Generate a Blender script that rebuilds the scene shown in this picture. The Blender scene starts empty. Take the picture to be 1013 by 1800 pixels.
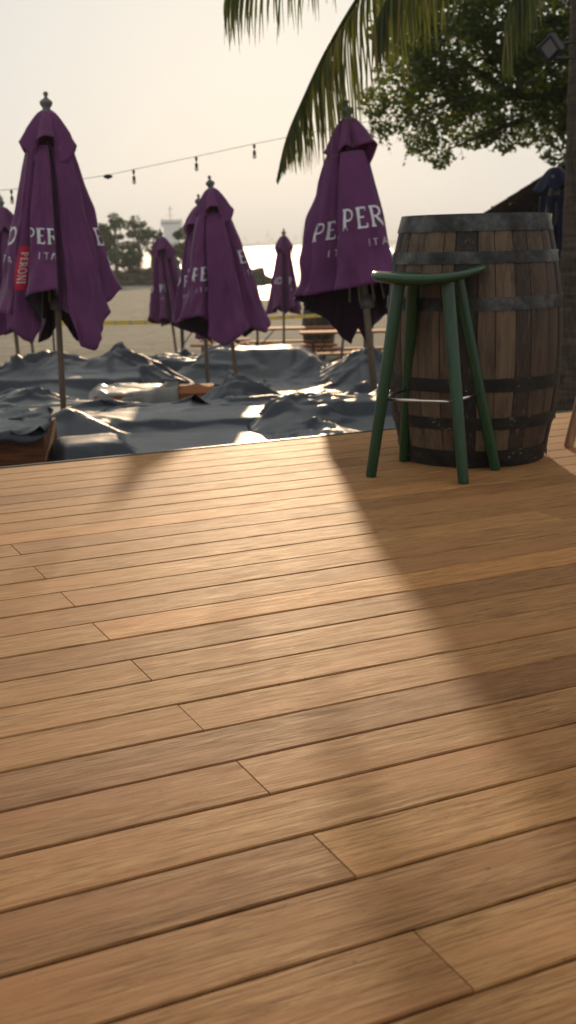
import bpy, bmesh, math, random
import numpy as np
from mathutils import Vector, Matrix, noise
random.seed(7); rng = np.random.RandomState(7)
R = math.radians
C = bpy.context.scene.collection
SC = bpy.context.scene

# ------------------------------------------------------------------ camera
FPX, PITCH, ROLL, EYE = 2061.2, 0.22394, -0.02282, 0.8084
CP, SP, CR, SR = math.cos(PITCH), math.sin(PITCH), math.cos(ROLL), math.sin(ROLL)
Ff = Vector((0, CP, -SP)); U0 = Vector((0, SP, CP)); X0 = Vector((1, 0, 0))
Rt = X0 * CR + U0 * SR; Up = -X0 * SR + U0 * CR
cam = bpy.data.cameras.new('camera'); camo = bpy.data.objects.new('camera', cam); C.objects.link(camo)
cam.sensor_fit = 'VERTICAL'; cam.sensor_height = 36; cam.lens = 36 * FPX / 1800
cam.clip_start = .05; cam.clip_end = 20000
camo.matrix_world = Matrix(((Rt.x, Up.x, -Ff.x, 0), (Rt.y, Up.y, -Ff.y, 0), (Rt.z, Up.z, -Ff.z, EYE), (0, 0, 0, 1)))
cam.dof.use_dof = True; cam.dof.focus_distance = 2.5; cam.dof.aperture_fstop = 6.3
SC.camera = camo

def ray(px, py):
    return Ff * FPX + Rt * (px - 506.5) - Up * (py - 900)
def at(px, py, y):                       # point seen at a pixel, y metres ahead
    d = ray(px, py); t = y / d.y
    return Vector((0, 0, EYE)) + d * t
def on(px, py, z=0.):                    # point seen at a pixel, on height z
    d = ray(px, py); t = (z - EYE) / d.z
    return Vector((0, 0, EYE)) + d * t

# ------------------------------------------------------------------ sky, sun, exposure
sdir = ray(460, 4).normalized()          # towards the sun
ELEV = math.asin(sdir.z); AZ = math.atan2(sdir.x, sdir.y)
w = bpy.data.worlds.new('World'); SC.world = w; w.use_nodes = True
nt = w.node_tree; bg = nt.nodes['Background']
sky = nt.nodes.new('ShaderNodeTexSky'); sky.sky_type = 'NISHITA'; sky.sun_disc = False
sky.sun_elevation = ELEV; sky.sun_rotation = AZ; sky.air_density = 1.0; sky.dust_density = 3.0; sky.ozone_density = 1.0
# thick tropical haze: the clear-sky model seen through an even cream veil
mixs = nt.nodes.new('ShaderNodeMix'); mixs.data_type = 'RGBA'; mixs.inputs[0].default_value = .970
mixs.inputs[7].default_value = (4.6, 4.66, 4.58, 1); nt.links.new(sky.outputs[0], mixs.inputs[6])
nt.links.new(mixs.outputs[2], bg.inputs[0]); bg.inputs[1].default_value = 0.15
sl = bpy.data.lights.new('sun', 'SUN'); sl.energy = 3.9; sl.angle = R(0.8); sl.color = (1, .71, .44)
so = bpy.data.objects.new('sun', sl); C.objects.link(so)
so.rotation_euler = sdir.to_track_quat('Z', 'Y').to_euler()
SC.view_settings.view_transform = 'Standard'; SC.view_settings.look = 'None'
SC.view_settings.exposure = -0.03; SC.view_settings.gamma = 1
SC.cycles.use_denoising = True
SC.cycles.max_bounces = 8; SC.cycles.transparent_max_bounces = 8; SC.cycles.volume_bounces = 1
SC.cycles.sample_clamp_indirect = 6

# ------------------------------------------------------------------ node helpers
class NM:
    def __init__(s, name, rough=.6, spec=.5, metal=0.):
        s.m = bpy.data.materials.new(name); s.m.use_nodes = True
        s.t = s.m.node_tree; s.b = s.t.nodes['Principled BSDF']
        s.set('Roughness', rough); s.set('Specular IOR Level', spec); s.set('Metallic', metal)
    def n(s, typ, **kw):
        x = s.t.nodes.new(typ)
        for k, v in kw.items(): setattr(x, k, v)
        return x
    def l(s, a, b): s.t.links.new(a, b)
    def set(s, k, v):
        if hasattr(v, 'links') or isinstance(v, bpy.types.NodeSocket): s.l(v, s.b.inputs[k])
        else: s.b.inputs[k].default_value = v
    def coord(s, scale=(1, 1, 1), out='Object', off=None):
        tc = s.n('ShaderNodeTexCoord'); mp = s.n('ShaderNodeMapping')
        mp.inputs['Scale'].default_value = scale; s.l(tc.outputs[out], mp.inputs[0])
        if off is not None: s.l(off, mp.inputs['Location'])
        return mp.outputs[0]
    def noise(s, vec, scale, detail=4, rough=.55, dist=0.):
        x = s.n('ShaderNodeTexNoise'); x.inputs['Scale'].default_value = scale
        x.inputs['Detail'].default_value = detail; x.inputs['Roughness'].default_value = rough
        x.inputs['Distortion'].default_value = dist
        s.l(vec, x.inputs['Vector']); return x.outputs['Fac']
    def ramp(s, fac, stops):
        x = s.n('ShaderNodeValToRGB'); e = x.color_ramp.elements
        while len(e) < len(stops): e.new(.5)
        for el, (p, c) in zip(e, stops):
            el.position = p; el.color = (c if isinstance(c, tuple) else (c, c, c)) + (1,)
        s.l(fac, x.inputs[0]); return x.outputs[0]
    def mix(s, fac, a, b, typ='MIX'):
        x = s.n('ShaderNodeMix', data_type='RGBA', blend_type=typ)
        for i, v in ((0, fac), (6, a), (7, b)):
            if isinstance(v, bpy.types.NodeSocket): s.l(v, x.inputs[i])
            else: x.inputs[i].default_value = v if i == 0 else tuple(v) + (1,)
        return x.outputs[2]
    def math(s, op, a, b=0.):
        x = s.n('ShaderNodeMath', operation=op)
        for i, v in ((0, a), (1, b)):
            if isinstance(v, bpy.types.NodeSocket): s.l(v, x.inputs[i])
            else: x.inputs[i].default_value = v
        return x.outputs[0]
    def attr(s, name):
        x = s.n('ShaderNodeAttribute'); x.attribute_name = name; return x
    def bump(s, h, strength=.3, dist=.01):
        x = s.n('ShaderNodeBump'); x.inputs['Strength'].default_value = strength
        x.inputs['Distance'].default_value = dist; s.l(h, x.inputs['Height'])
        s.l(x.outputs[0], s.b.inputs['Normal'])
    def translucent(s, col, f):
        tr = s.n('ShaderNodeBsdfTranslucent')
        if isinstance(col, bpy.types.NodeSocket): s.l(col, tr.inputs[0])
        else: tr.inputs[0].default_value = tuple(col) + (1,)
        mx = s.n('ShaderNodeMixShader'); mx.inputs[0].default_value = f
        s.l(s.b.outputs[0], mx.inputs[1]); s.l(tr.outputs[0], mx.inputs[2])
        s.l(mx.outputs[0], s.t.nodes['Material Output'].inputs[0])

M = {}
def plain(name, col, rough=.6, metal=0., spec=.5, var=.25, scale=20, bump=0.):
    m = NM(name, rough, spec, metal); v = m.coord()
    nz = m.noise(v, scale, 5)
    c = m.ramp(nz, [(.3, tuple(x * (1 - var) for x in col)), (.7, tuple(min(1, x * (1 + var)) for x in col))])
    m.set('Base Color', c)
    if bump: m.bump(nz, bump)
    M[name] = m.m; return m

# deck wood
m = NM('deck_wood', .5, .13)
tone = m.attr('tone')
off = m.n('ShaderNodeCombineXYZ'); m.l(m.math('MULTIPLY', tone.outputs['Fac'], 37.), off.inputs[0]); m.l(m.math('MULTIPLY', tone.outputs['Fac'], 11.), off.inputs[1])
g1 = m.noise(m.coord((2.0, 26, 4), off=off.outputs[0]), 2.6, 11, .74, 1.6)
g2 = m.noise(m.coord((4.5, 95, 10), off=off.outputs[0]), 2.0, 5, .65, .4)
big = m.noise(m.coord((.7, 3.2, 1), off=off.outputs[0]), 2.2, 5, .6)
c = m.ramp(g1, [(.28, (.13, .055, .018)), (.42, (.265, .127, .045)), (.56, (.36, .190, .072)), (.76, (.50, .295, .125))])
c = m.mix(m.ramp(g2, [(.36, .85), (.50, 0.)]), c, (.15, .068, .026))
c = m.mix(m.ramp(big, [(.45, 0.), (.66, .65)]), c, (.36, .165, .065))
tn = m.ramp(tone.outputs['Fac'], [(0, (.68, .62, .62)), (.35, (.92, .88, .86)), (.7, (1.05, 1.06, 1.02)), (1, (1.25, 1.16, 1.02))])
c = m.mix(1., c, tn, 'MULTIPLY')
sp = m.noise(m.coord((1, 1.8, 1)), 48, 4, .7)
c = m.mix(m.ramp(sp, [(.655, 0.), (.70, .85)]), c, (.09, .05, .03))
st = m.noise(m.coord((1.3, 5, 1)), 3.1, 4, .6)
c = m.mix(m.ramp(st, [(.64, 0.), (.72, .35)]), c, (.17, .11, .07))
m.set('Base Color', c)
m.set('Roughness', m.ramp(g1, [(.3, .74), (.7, .56)]))
m.bump(m.math('ADD', g2, m.math('MULTIPLY', g1, .6)), .30, .002)
M['deck'] = m.m

# sand
m = NM('sand', .95, .2); v = m.coord()
a = m.noise(v, .35, 5); b = m.noise(v, 3.2, 7, .7); d = m.noise(v, 30, 3)
c = m.ramp(b, [(.3, (.14, .132, .098)), (.5, (.225, .215, .168)), (.7, (.31, .295, .235))])
c = m.mix(m.ramp(a, [(.4, 0.), (.65, .5)]), c, (.17, .14, .09))
c = m.mix(m.ramp(m.noise(m.coord((.5, 1.4, 1)), 1.3, 6, .7), [(.48, 0.), (.62, .45)]), c, (.36, .34, .27))
m.set('Base Color', c); m.bump(m.math('ADD', b, m.math('MULTIPLY', d, .4)), .9, .12); M['sand'] = m.m

# water
m = NM('sea_water', .12, .5); v = m.coord((1, 1, 1), 'Object')
m.set('Base Color', (.10, .115, .11, 1))
wv = m.math('ADD', m.noise(m.coord((.6, 1.6, 1)), .9, 6, .65), m.noise(m.coord((1, 3, 1)), .12, 3))
m.bump(wv, .8, .6); M['water'] = m.m

# fabric
def fabric(name, col, tr, trcol, ro=.75):
    m = NM(name, ro, .3); v = m.coord()
    wr = m.noise(m.coord((1, 1, .28)), 11, 5, .6, .8)
    n1 = m.noise(v, 5, 4); wv = m.noise(m.coord((1, 1, 1)), 260, 2)
    c = m.ramp(n1, [(.3, tuple(x * .85 for x in col)), (.7, tuple(x * 1.15 for x in col))])
    m.set('Base Color', c); m.set('Sheen Weight', .25); m.set('Sheen Roughness', .4)
    m.bump(m.math('ADD', m.math('MULTIPLY', wv, .06), wr), .55, .02)
    m.translucent(trcol, tr); M[name] = m.m
fabric('purple_fabric', (.145, .038, .130), .24, (.38, .035, .17))
fabric('purple_shaded_underside', (.020, .008, .020), .04, (.12, .01, .06))  # dark cloth backing, with the shade inside the canopy painted into its colour
fabric('navy_fabric', (.005, .008, .030), .04, (.01, .015, .06))
fabric('red_fabric', (.50, .02, .05), .1, (.5, .02, .05))
plain('white_print', (.62, .62, .64), .7, var=.08)
# tarpaulin
m = NM('tarpaulin', .34, .5); v = m.coord()
n1 = m.noise(v, 2.2, 5); n2 = m.noise(v, 9, 5, .6, .6); n3 = m.noise(v, 60, 3)
c = m.ramp(n1, [(.3, (.005, .009, .019)), (.55, (.010, .017, .030)), (.75, (.026, .033, .043))])
c = m.mix(m.ramp(n2, [(.56, 0.), (.74, .4)]), c, (.09, .088, .075))
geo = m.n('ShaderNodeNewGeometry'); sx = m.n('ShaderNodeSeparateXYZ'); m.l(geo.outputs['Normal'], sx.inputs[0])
top_sheen = m.math('MULTIPLY', m.ramp(sx.outputs[2], [(.84, 0.), (.975, .40)]), m.ramp(n1, [(.3, .55), (.6, 1.)]))   # pale sky sheen painted into the colour of flat, upward parts
c = m.mix(top_sheen, c, (.27, .28, .27))
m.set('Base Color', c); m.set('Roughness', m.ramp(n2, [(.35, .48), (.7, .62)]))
m.bump(m.math('ADD', n2, m.math('MULTIPLY', n3, .08)), .22, .012); M['tarp'] = m.m
m = NM('pale_tarpaulin', .4, .5); n2 = m.noise(m.coord(), 6, 5, .6, .4)
m.set('Base Color', m.ramp(n2, [(.3, (.10, .098, .09)), (.7, (.20, .19, .165))])); m.bump(n2, .4, .02); M['grey_tarp'] = m.m

plain('pole_wood', (.19, .145, .11), .5, var=.2, scale=12)
plain('finial_grey', (.10, .10, .09), .5)
plain('dark_metal', (.025, .025, .028), .5, .3)
plain('black_plastic', (.012, .012, .014), .5)
m = NM('orange_wood', .75, .08); g = m.noise(m.coord((2, 30, 30)), 2.5, 6, .6, .6)
m.set('Base Color', m.ramp(g, [(.3, (.15, .05, .018)), (.7, (.32, .12, .045))])); m.bump(g, .2, .003); M['orange_wood'] = m.m
m = NM('sofa_wood', .7, .2); g = m.noise(m.coord((2, 30, 30)), 2.5, 6, .6, .6)
m.set('Base Color', m.ramp(g, [(.3, (.05, .017, .008)), (.7, (.16, .058, .024))])); m.bump(g, .2, .003); M['sofa_wood'] = m.m
m = NM('beech_wood', .45); g = m.noise(m.coord((30, 30, 2)), 2.5, 6, .6, .6)
m.set('Base Color', m.ramp(g, [(.3, (.24, .12, .055)), (.7, (.42, .24, .12))])); M['beech'] = m.m
m = NM('green_paint', .33, .5); v = m.coord(); g = m.noise(m.coord((60, 60, 3)), 2, 5); s_ = m.noise(v, 90, 4, .6)
c = m.ramp(g, [(.3, (.005, .028, .010)), (.7, (.010, .058, .022))])
c = m.mix(m.ramp(s_, [(.68, 0.), (.73, .8)]), c, (.09, .075, .05))
m.set('Base Color', c); m.bump(g, .15, .001); M['green'] = m.m
m = NM('chrome', .18, .5, 1.); m.set('Base Color', (.62, .60, .58, 1)); M['chrome'] = m.m
# barrel wood + hoops
m = NM('stave_oak', .68, .35); tone = m.attr('tone')
off = m.n('ShaderNodeCombineXYZ'); m.l(m.math('MULTIPLY', tone.outputs['Fac'], 23.), off.inputs[2])
g = m.noise(m.coord((26, 26, 1.6), off=off.outputs[0]), 1.6, 7, .65, 1.2); f = m.noise(m.coord((110, 110, 6)), 2, 4)
st = m.noise(m.coord((5, 5, 1.0)), 3.2, 6, .65)
c = m.ramp(tone.outputs['Fac'], [(0, (.014, .009, .007)), (.3, (.034, .021, .014)), (.6, (.068, .042, .026)), (.85, (.115, .075, .044)), (1, (.16, .11, .065))])
c = m.mix(1., c, m.ramp(g, [(.25, .45), (.5, 1.), (.75, 1.5)]), 'MULTIPLY')
c = m.mix(m.ramp(st, [(.50, 0.), (.68, .7)]), c, (.014, .010, .008))
c = m.mix(m.ramp(f, [(.56, 0.), (.76, .55)]), c, (.19, .14, .10))
m.set('Base Color', c); m.bump(m.math('ADD', g, f), .4, .004); M['stave'] = m.m
m = NM('hoop_steel', .5, .5, .55); v = m.coord(); g = m.noise(v, 7, 7, .72); h = m.noise(v, 45, 4)
c = m.ramp(g, [(.34, (.010, .010, .010)), (.50, (.030, .031, .030)), (.62, (.070, .072, .070)), (.74, (.14, .14, .135))])
c = m.mix(m.ramp(h, [(.55, 0.), (.72, .6)]), c, (.06, .032, .02))
m.set('Base Color', c); m.set('Roughness', m.ramp(g, [(.35, .75), (.65, .42)])); m.bump(h, .3, .003); M['hoop'] = m.m
m = NM('dark_hoop_steel', .6, .4, .3); g = m.noise(m.coord(), 9, 7, .7); h = m.noise(m.coord((1, 1, 2)), 60, 3)
c = m.ramp(g, [(.4, (.007, .007, .007)), (.62, (.025, .024, .022))])
c = m.mix(m.ramp(m.math('MULTIPLY', h, g), [(.34, 0.), (.40, .8)]), c, (.30, .28, .22))
m.set('Base Color', c); m.bump(g, .3, .003); M['dark_hoop'] = m.m
# foliage
def leafmat(name, cols, tr=.35, trc=(.25, .35, .04)):
    m = NM(name, .5, .35); t = m.attr('tone')
    c = m.ramp(t.outputs['Fac'], cols); m.set('Base Color', c); m.translucent(trc, tr); M[name] = m.m
leafmat('leaf', [(0, (.007, .014, .003)), (.6, (.020, .040, .007)), (.9, (.065, .10, .012)), (1, (.16, .10, .02))], .30, (.20, .28, .02))
leafmat('palm_leaf', [(0, (.012, .018, .005)), (.5, (.032, .045, .009)), (.8, (.075, .092, .015)), (1, (.18, .11, .03))], .32, (.22, .25, .035))
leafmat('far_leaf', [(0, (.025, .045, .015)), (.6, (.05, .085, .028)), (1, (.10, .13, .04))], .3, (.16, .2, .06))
leafmat('dry_leaf', [(0, (.10, .06, .02)), (1, (.22, .13, .04))], .3, (.3, .18, .05))
m = NM('palm_bark', .9, .2); v = m.coord((1, 1, 1)); r_ = m.noise(m.coord((3, 3, 34)), 1.0, 5, .6); g = m.noise(m.coord((30, 30, 6)), 1.5, 5)
m.set('Base Color', m.ramp(m.math('MULTIPLY', m.math('ADD', r_, g), .5), [(.35, (.025, .018, .013)), (.65, (.10, .075, .055))])); m.bump(r_, .8, .02); M['palm_bark'] = m.m
plain('bark', (.05, .035, .025), .9, var=.4, scale=6, bump=.6)
m = NM('rock', .9, .3); v = m.coord((1, 1, 1)); vo = m.n('ShaderNodeTexVoronoi'); vo.inputs['Scale'].default_value = .9; m.l(v, vo.inputs[0])
g = m.noise(v, 1.5, 6); c = m.ramp(g, [(.35, (.03, .024, .016)), (.6, (.085, .066, .042)), (.75, (.16, .13, .085))])
c = m.mix(m.ramp(vo.outputs[0], [(.05, 0.), (.5, .7)]), c, (.03, .028, .022)); m.set('Base Color', c); m.bump(g, .8, .3); M['rock'] = m.m
plain('ship_white', (.62, .64, .64), .6, var=.08, scale=.2)
plain('ship_hull', (.10, .11, .13), .6, var=.1, scale=.2)
plain('roof_shingle', (.010, .007, .006), 1., spec=0., var=.5, scale=14, bump=.5)
plain('hut_timber', (.05, .032, .02), .8, var=.3)
m = NM('lamp_glass', .15, .5); m.set('Base Color', (.16, .155, .15, 1)); M['lamp_glass'] = m.m
m = NM('bulb_glass', .1, .5); m.set('Base Color', (.55, .5, .42, 1)); m.set('Transmission Weight', .7); M['bulb_glass'] = m.m
plain('tape_yellow', (.75, .52, .05), .5, var=.06)
plain('tape_white', (.42, .38, .30), .5, var=.06)
plain('rubber', (.02, .02, .022), .5)
plain('edge_trim', (.055, .052, .05), .45, .3)

# ------------------------------------------------------------------ mesh helpers
class MB:
    def __init__(s): s.v = []; s.f = []; s.t = []
    def add(s, vs, fs, tone=None):
        o = len(s.v); s.v += [tuple(x) for x in vs]; s.f += [tuple(i + o for i in f) for f in fs]
        s.t += [0.5 if tone is None else tone] * len(vs)
    def box(s, c, size, rot=None, tone=None):
        hx, hy, hz = size[0] / 2, size[1] / 2, size[2] / 2
        vs = [Vector((x, y, z)) for x in (-hx, hx) for y in (-hy, hy) for z in (-hz, hz)]
        if rot is not None: vs = [rot @ q for q in vs]
        vs = [q + Vector(c) for q in vs]
        s.add(vs, [(0, 1, 3, 2), (4, 6, 7, 5), (0, 4, 5, 1), (2, 3, 7, 6), (0, 2, 6, 4), (1, 5, 7, 3)], tone)
    def tube(s, pts, rads, seg=12, cap=True, tone=None):
        pts = [Vector(p) for p in pts]; n = len(pts)
        if not isinstance(rads, (list, tuple)): rads = [rads] * n
        vs = []; ref = None
        for i, p in enumerate(pts):
            d = (pts[min(i + 1, n - 1)] - pts[max(i - 1, 0)]).normalized()
            if ref is None: ref = d.orthogonal().normalized()
            a = (ref - d * ref.dot(d)).normalized(); b = d.cross(a); ref = a
            for k in range(seg):
                th = 2 * math.pi * k / seg
                vs.append(p + (a * math.cos(th) + b * math.sin(th)) * rads[i])
        fs = [(i * seg + k, i * seg + (k + 1) % seg, (i + 1) * seg + (k + 1) % seg, (i + 1) * seg + k) for i in range(n - 1) for k in range(seg)]
        if cap: fs += [tuple(range(seg))[::-1], tuple((n - 1) * seg + k for k in range(seg))]
        s.add(vs, fs, tone)
    def lathe(s, prof, seg=24, base=(0, 0, 0), axis=None, tone=None):
        q = Vector((0, 0, 1)).rotation_difference(Vector(axis)).to_matrix() if axis is not None else Matrix.Identity(3)
        vs = []
        for r, z in prof:
            for k in range(seg):
                th = 2 * math.pi * k / seg
                vs.append(q @ Vector((r * math.cos(th), r * math.sin(th), z)) + Vector(base))
        n = len(prof)
        fs = [(i * seg + k, i * seg + (k + 1) % seg, (i + 1) * seg + (k + 1) % seg, (i + 1) * seg + k) for i in range(n - 1) for k in range(seg)]
        fs += [tuple(range(seg))[::-1], tuple((n - 1) * seg + k for k in range(seg))]
        s.add(vs, fs, tone)
    def build(s, name, mat, parent=None, smooth=True, auto=None, bevel=None, origin=None):
        me = bpy.data.meshes.new(name)
        vs = s.v if origin is None else [(v[0] - origin[0], v[1] - origin[1], v[2] - origin[2]) for v in s.v]
        me.from_pydata(vs, [], s.f); me.materials.append(mat)
        at_ = me.attributes.new('tone', 'FLOAT', 'POINT'); at_.data.foreach_set('value', s.t)
        if smooth: me.polygons.foreach_set('use_smooth', [True] * len(me.polygons))
        if auto: me.set_sharp_from_angle(angle=R(auto))
        o = bpy.data.objects.new(name, me); C.objects.link(o)
        if origin is not None: o.location = origin
        if parent is not None: o.parent = parent
        if bevel:
            b = o.modifiers.new('b', 'BEVEL'); b.width = bevel; b.segments = 2; b.limit_method = 'ANGLE'
        return o

def tag(o, label=None, cat=None, group=None, kind=None):
    if label: o['label'] = label
    if cat: o['category'] = cat
    if group: o['group'] = group
    if kind: o['kind'] = kind
    return o
def thing(name, loc, label, cat, group=None, rz=0.):
    o = bpy.data.objects.new(name, None); o.empty_display_size = .1; C.objects.link(o)
    o.location = loc; o.rotation_euler = (0, 0, rz); return tag(o, label, cat, group)
def copy_tree(o, parent=None):
    c = o.copy(); C.objects.link(c)
    if parent is not None: c.parent = parent
    for ch in list(o.children): copy_tree(ch, c)
    return c
def lerp(a, b, t): return a + (b - a) * t
def ss(a, b, x):
    t = min(1, max(0, (x - a) / (b - a))); return t * t * (3 - 2 * t)

# ------------------------------------------------------------------ terrain, sea
SEA = -1.8
def shore(x): return 61 + 34 * ss(-2.5, -10, x) + 1.2 * noise.noise(Vector((x * .2, 0, 3)))
def terrain(x, y):
    z = lerp(-.65, -1.22, ss(13, 19.5, y)); sh = shore(x)
    z = lerp(z, -1.45, ss(22, 45, y))
    z = lerp(z, SEA - .02, ss(45, sh, y)) if y < sh else lerp(SEA - .02, -5, min(1, (y - sh) / 50))
    z += .28 * ss(1.2, 2.0, x) * ss(5, 6.5, y) * (1 - ss(9.5, 13, y))
    if 5.5 < y < 45: z += .035 * noise.noise(Vector((x * .8, y * .8, 0))) * ss(5.5, 8, y)
    return z
ys = list(np.arange(-12, 4, 2.)) + list(np.arange(4, 30, .35)) + list(np.arange(30, 110, 2.)) + [150, 300, 800, 2500, 9000]
xs = sorted(set([-9000, -2500, -800, -300, -120, -70] + list(np.arange(-45, -14, 3.)) + list(np.arange(-14, 14.1, .6)) + list(np.arange(17, 45, 3.)) + [70, 120, 300, 800, 2500, 9000]))
mb = MB(); nx = len(xs)
mb.add([(x, y, terrain(x, y)) for y in ys for x in xs], [(j * nx + i, j * nx + i + 1, (j + 1) * nx + i + 1, (j + 1) * nx + i) for j in range(len(ys) - 1) for i in range(nx - 1)])
tag(mb.build('sand', M['sand']), kind='structure')
mb = MB(); mb.add([(-9000, 45, SEA), (9000, 45, SEA), (9000, 9000, SEA), (-9000, 9000, SEA)], [(0, 1, 2, 3)])
tag(mb.build('sea', M['water']), kind='structure')

# ------------------------------------------------------------------ deck
YAW = 0.438847; BW = .135; OFF = 33.0717 * BW
deck_rot = Matrix.Rotation(YAW, 3, 'Z')
mb = MB()
joint = {4: [2.143], 8: [2.17, 5.3], 12: [2.17], 16: [2.16]}
for k in range(-1, 48):
    gap = .0065 + .0045 * rng.rand() * (1 if rng.rand() < .75 else .2)
    v1 = OFF - k * BW - gap / 2; v0 = v1 - BW + gap / 2 + .0016
    if k < 0: continue
    cuts = [-6.]
    if k in joint: cuts += joint[k]
    elif k >= 9 and k % 2 == 1: cuts += [.655 + .004 * (k - 9) / 8, 3.9]
    else: cuts += [-2.1 - .5 * (k % 4), 2.16 + 1.5 * (k % 3) + (1.2 if k < 12 else 0)]
    cuts += [9.]
    for a, b in zip(cuts[:-1], cuts[1:]):
        t = float(np.clip(rng.normal(.55, .30), 0, 1))
        if k in (24,) : t = .25
        a2, b2 = a + .0005, b - .0005
        zt = rng.uniform(-.0006, .0006)
        r = .0022
        vs = [(a2, v0, -.028), (b2, v0, -.028), (b2, v1, -.028), (a2, v1, -.028),
              (a2, v0, zt - r), (b2, v0, zt - r), (b2, v1, zt - r), (a2, v1, zt - r),
              (a2 + r * .4, v0 + r, zt), (b2 - r * .4, v0 + r, zt), (b2 - r * .4, v1 - r, zt), (a2 + r * .4, v1 - r, zt)]
        fs = [(3, 2, 1, 0), (0, 1, 5, 4), (1, 2, 6, 5), (2, 3, 7, 6), (3, 0, 4, 7), (4, 5, 9, 8), (5, 6, 10, 9), (6, 7, 11, 10), (7, 4, 8, 11), (8, 9, 10, 11)]
        mb.add(vs, fs, t)
deck = mb.build('deck', M['deck'], smooth=False); deck.rotation_euler = (0, 0, YAW); tag(deck, kind='structure')
mb = MB(); mb.box((1.5, OFF + .006, -.022), (15, .012, .05)); mb.box((1.5, OFF - .02, -.35), (15, .03, .56))
for xx in np.arange(-5.8, 9, .5): mb.box((xx, OFF - 3.3, -.09), (.05, 6.5, .12))
ds = mb.build('deck_frame', M['edge_trim'], smooth=False); ds.rotation_euler = (0, 0, YAW); tag(ds, kind='structure')

# ------------------------------------------------------------------ lettering as strokes
def arc(cx, cy, rx, ry, a0, a1, n=10):
    return [(cx + rx * math.cos(R(lerp(a0, a1, i / n))), cy + ry * math.sin(R(lerp(a0, a1, i / n)))) for i in range(n + 1)]
GL = {
 'P': (.66, [([(.16, 0), (.16, 1)], .15, 1), ([(.16, .95)] + arc(.34, .70, .24, .25, 90, -90) + [(.16, .45)], .09, 0)]),
 'E': (.62, [([(.16, 0), (.16, 1)], .15, 1), ([(.16, .955), (.55, .955)], .09, 0), ([(.16, .52), (.46, .52)], .08, 0), ([(.16, .045), (.58, .045)], .09, 0), ([(.55, .98), (.55, .80)], .05, 0), ([(.575, .02), (.575, .22)], .05, 0)]),
 'R': (.74, [([(.16, 0), (.16, 1)], .15, 1), ([(.16, .95)] + arc(.34, .72, .23, .23, 90, -90) + [(.16, .49)], .09, 0), ([(.36, .49), (.70, .0)], .13, 0)]),
 'O': (.90, [(arc(.44, .5, .36, .46, 90, 450, 22), .12, 0)]),
 'N': (.88, [([(.14, 0), (.14, 1)], .09, 1), ([(.14, 1), (.72, 0)], .14, 0), ([(.72, 0), (.72, 1)], .09, 1)]),
 'I': (.34, [([(.16, 0), (.16, 1)], .15, 1)]),
 't': (.8, [([(.4, 0), (.4, 1)], .11, 0), ([(.05, .95), (.75, .95)], .1, 0)]),
 'a': (.9, [([(.05, 0), (.44, 1)], .1, 0), ([(.44, 1), (.83, 0)], .1, 0), ([(.2, .32), (.68, .32)], .09, 0)]),
 'l': (.7, [([(.14, 0), (.14, 1)], .11, 0), ([(.14, .05), (.6, .05)], .1, 0)]),
 'i': (.4, [([(.2, 0), (.2, 1)], .11, 0)])}
def strokes(word, h, space=.1):
    """list of quads in metres (x right, y up), small enough to follow a curved surface"""
    x = 0.; out = []
    for gi, ch in enumerate(word):
        wd, sts = GL[ch]
        for pts, sw, serif in sts:
            P = [np.array(p) for p in pts]; Q = []
            for a, b in zip(P[:-1], P[1:]):
                n = max(1, int(np.linalg.norm(b - a) * h / .012)); Q += [a + (b - a) * i / n for i in range(n)]
            Q.append(P[-1]); N = len(Q)
            for i in range(N):
                pass
            left = []; right = []
            for i in range(N):
                d = Q[min(i + 1, N - 1)] - Q[max(i - 1, 0)]; d = d / (np.linalg.norm(d) + 1e-9); nn = np.array([-d[1], d[0]])
                wv = sw / 2
                if serif:
                    e = min(i, N - 1 - i) / max(1, (N - 1) / 2); wv *= 1 + .75 * max(0, 1 - e * 3.2)
                left.append((Q[i] + nn * wv) * h + np.array([x * h, 0])); right.append((Q[i] - nn * wv) * h + np.array([x * h, 0]))
            out.append((left, right, gi))
        x += wd + space
    return out, x * h

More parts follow.
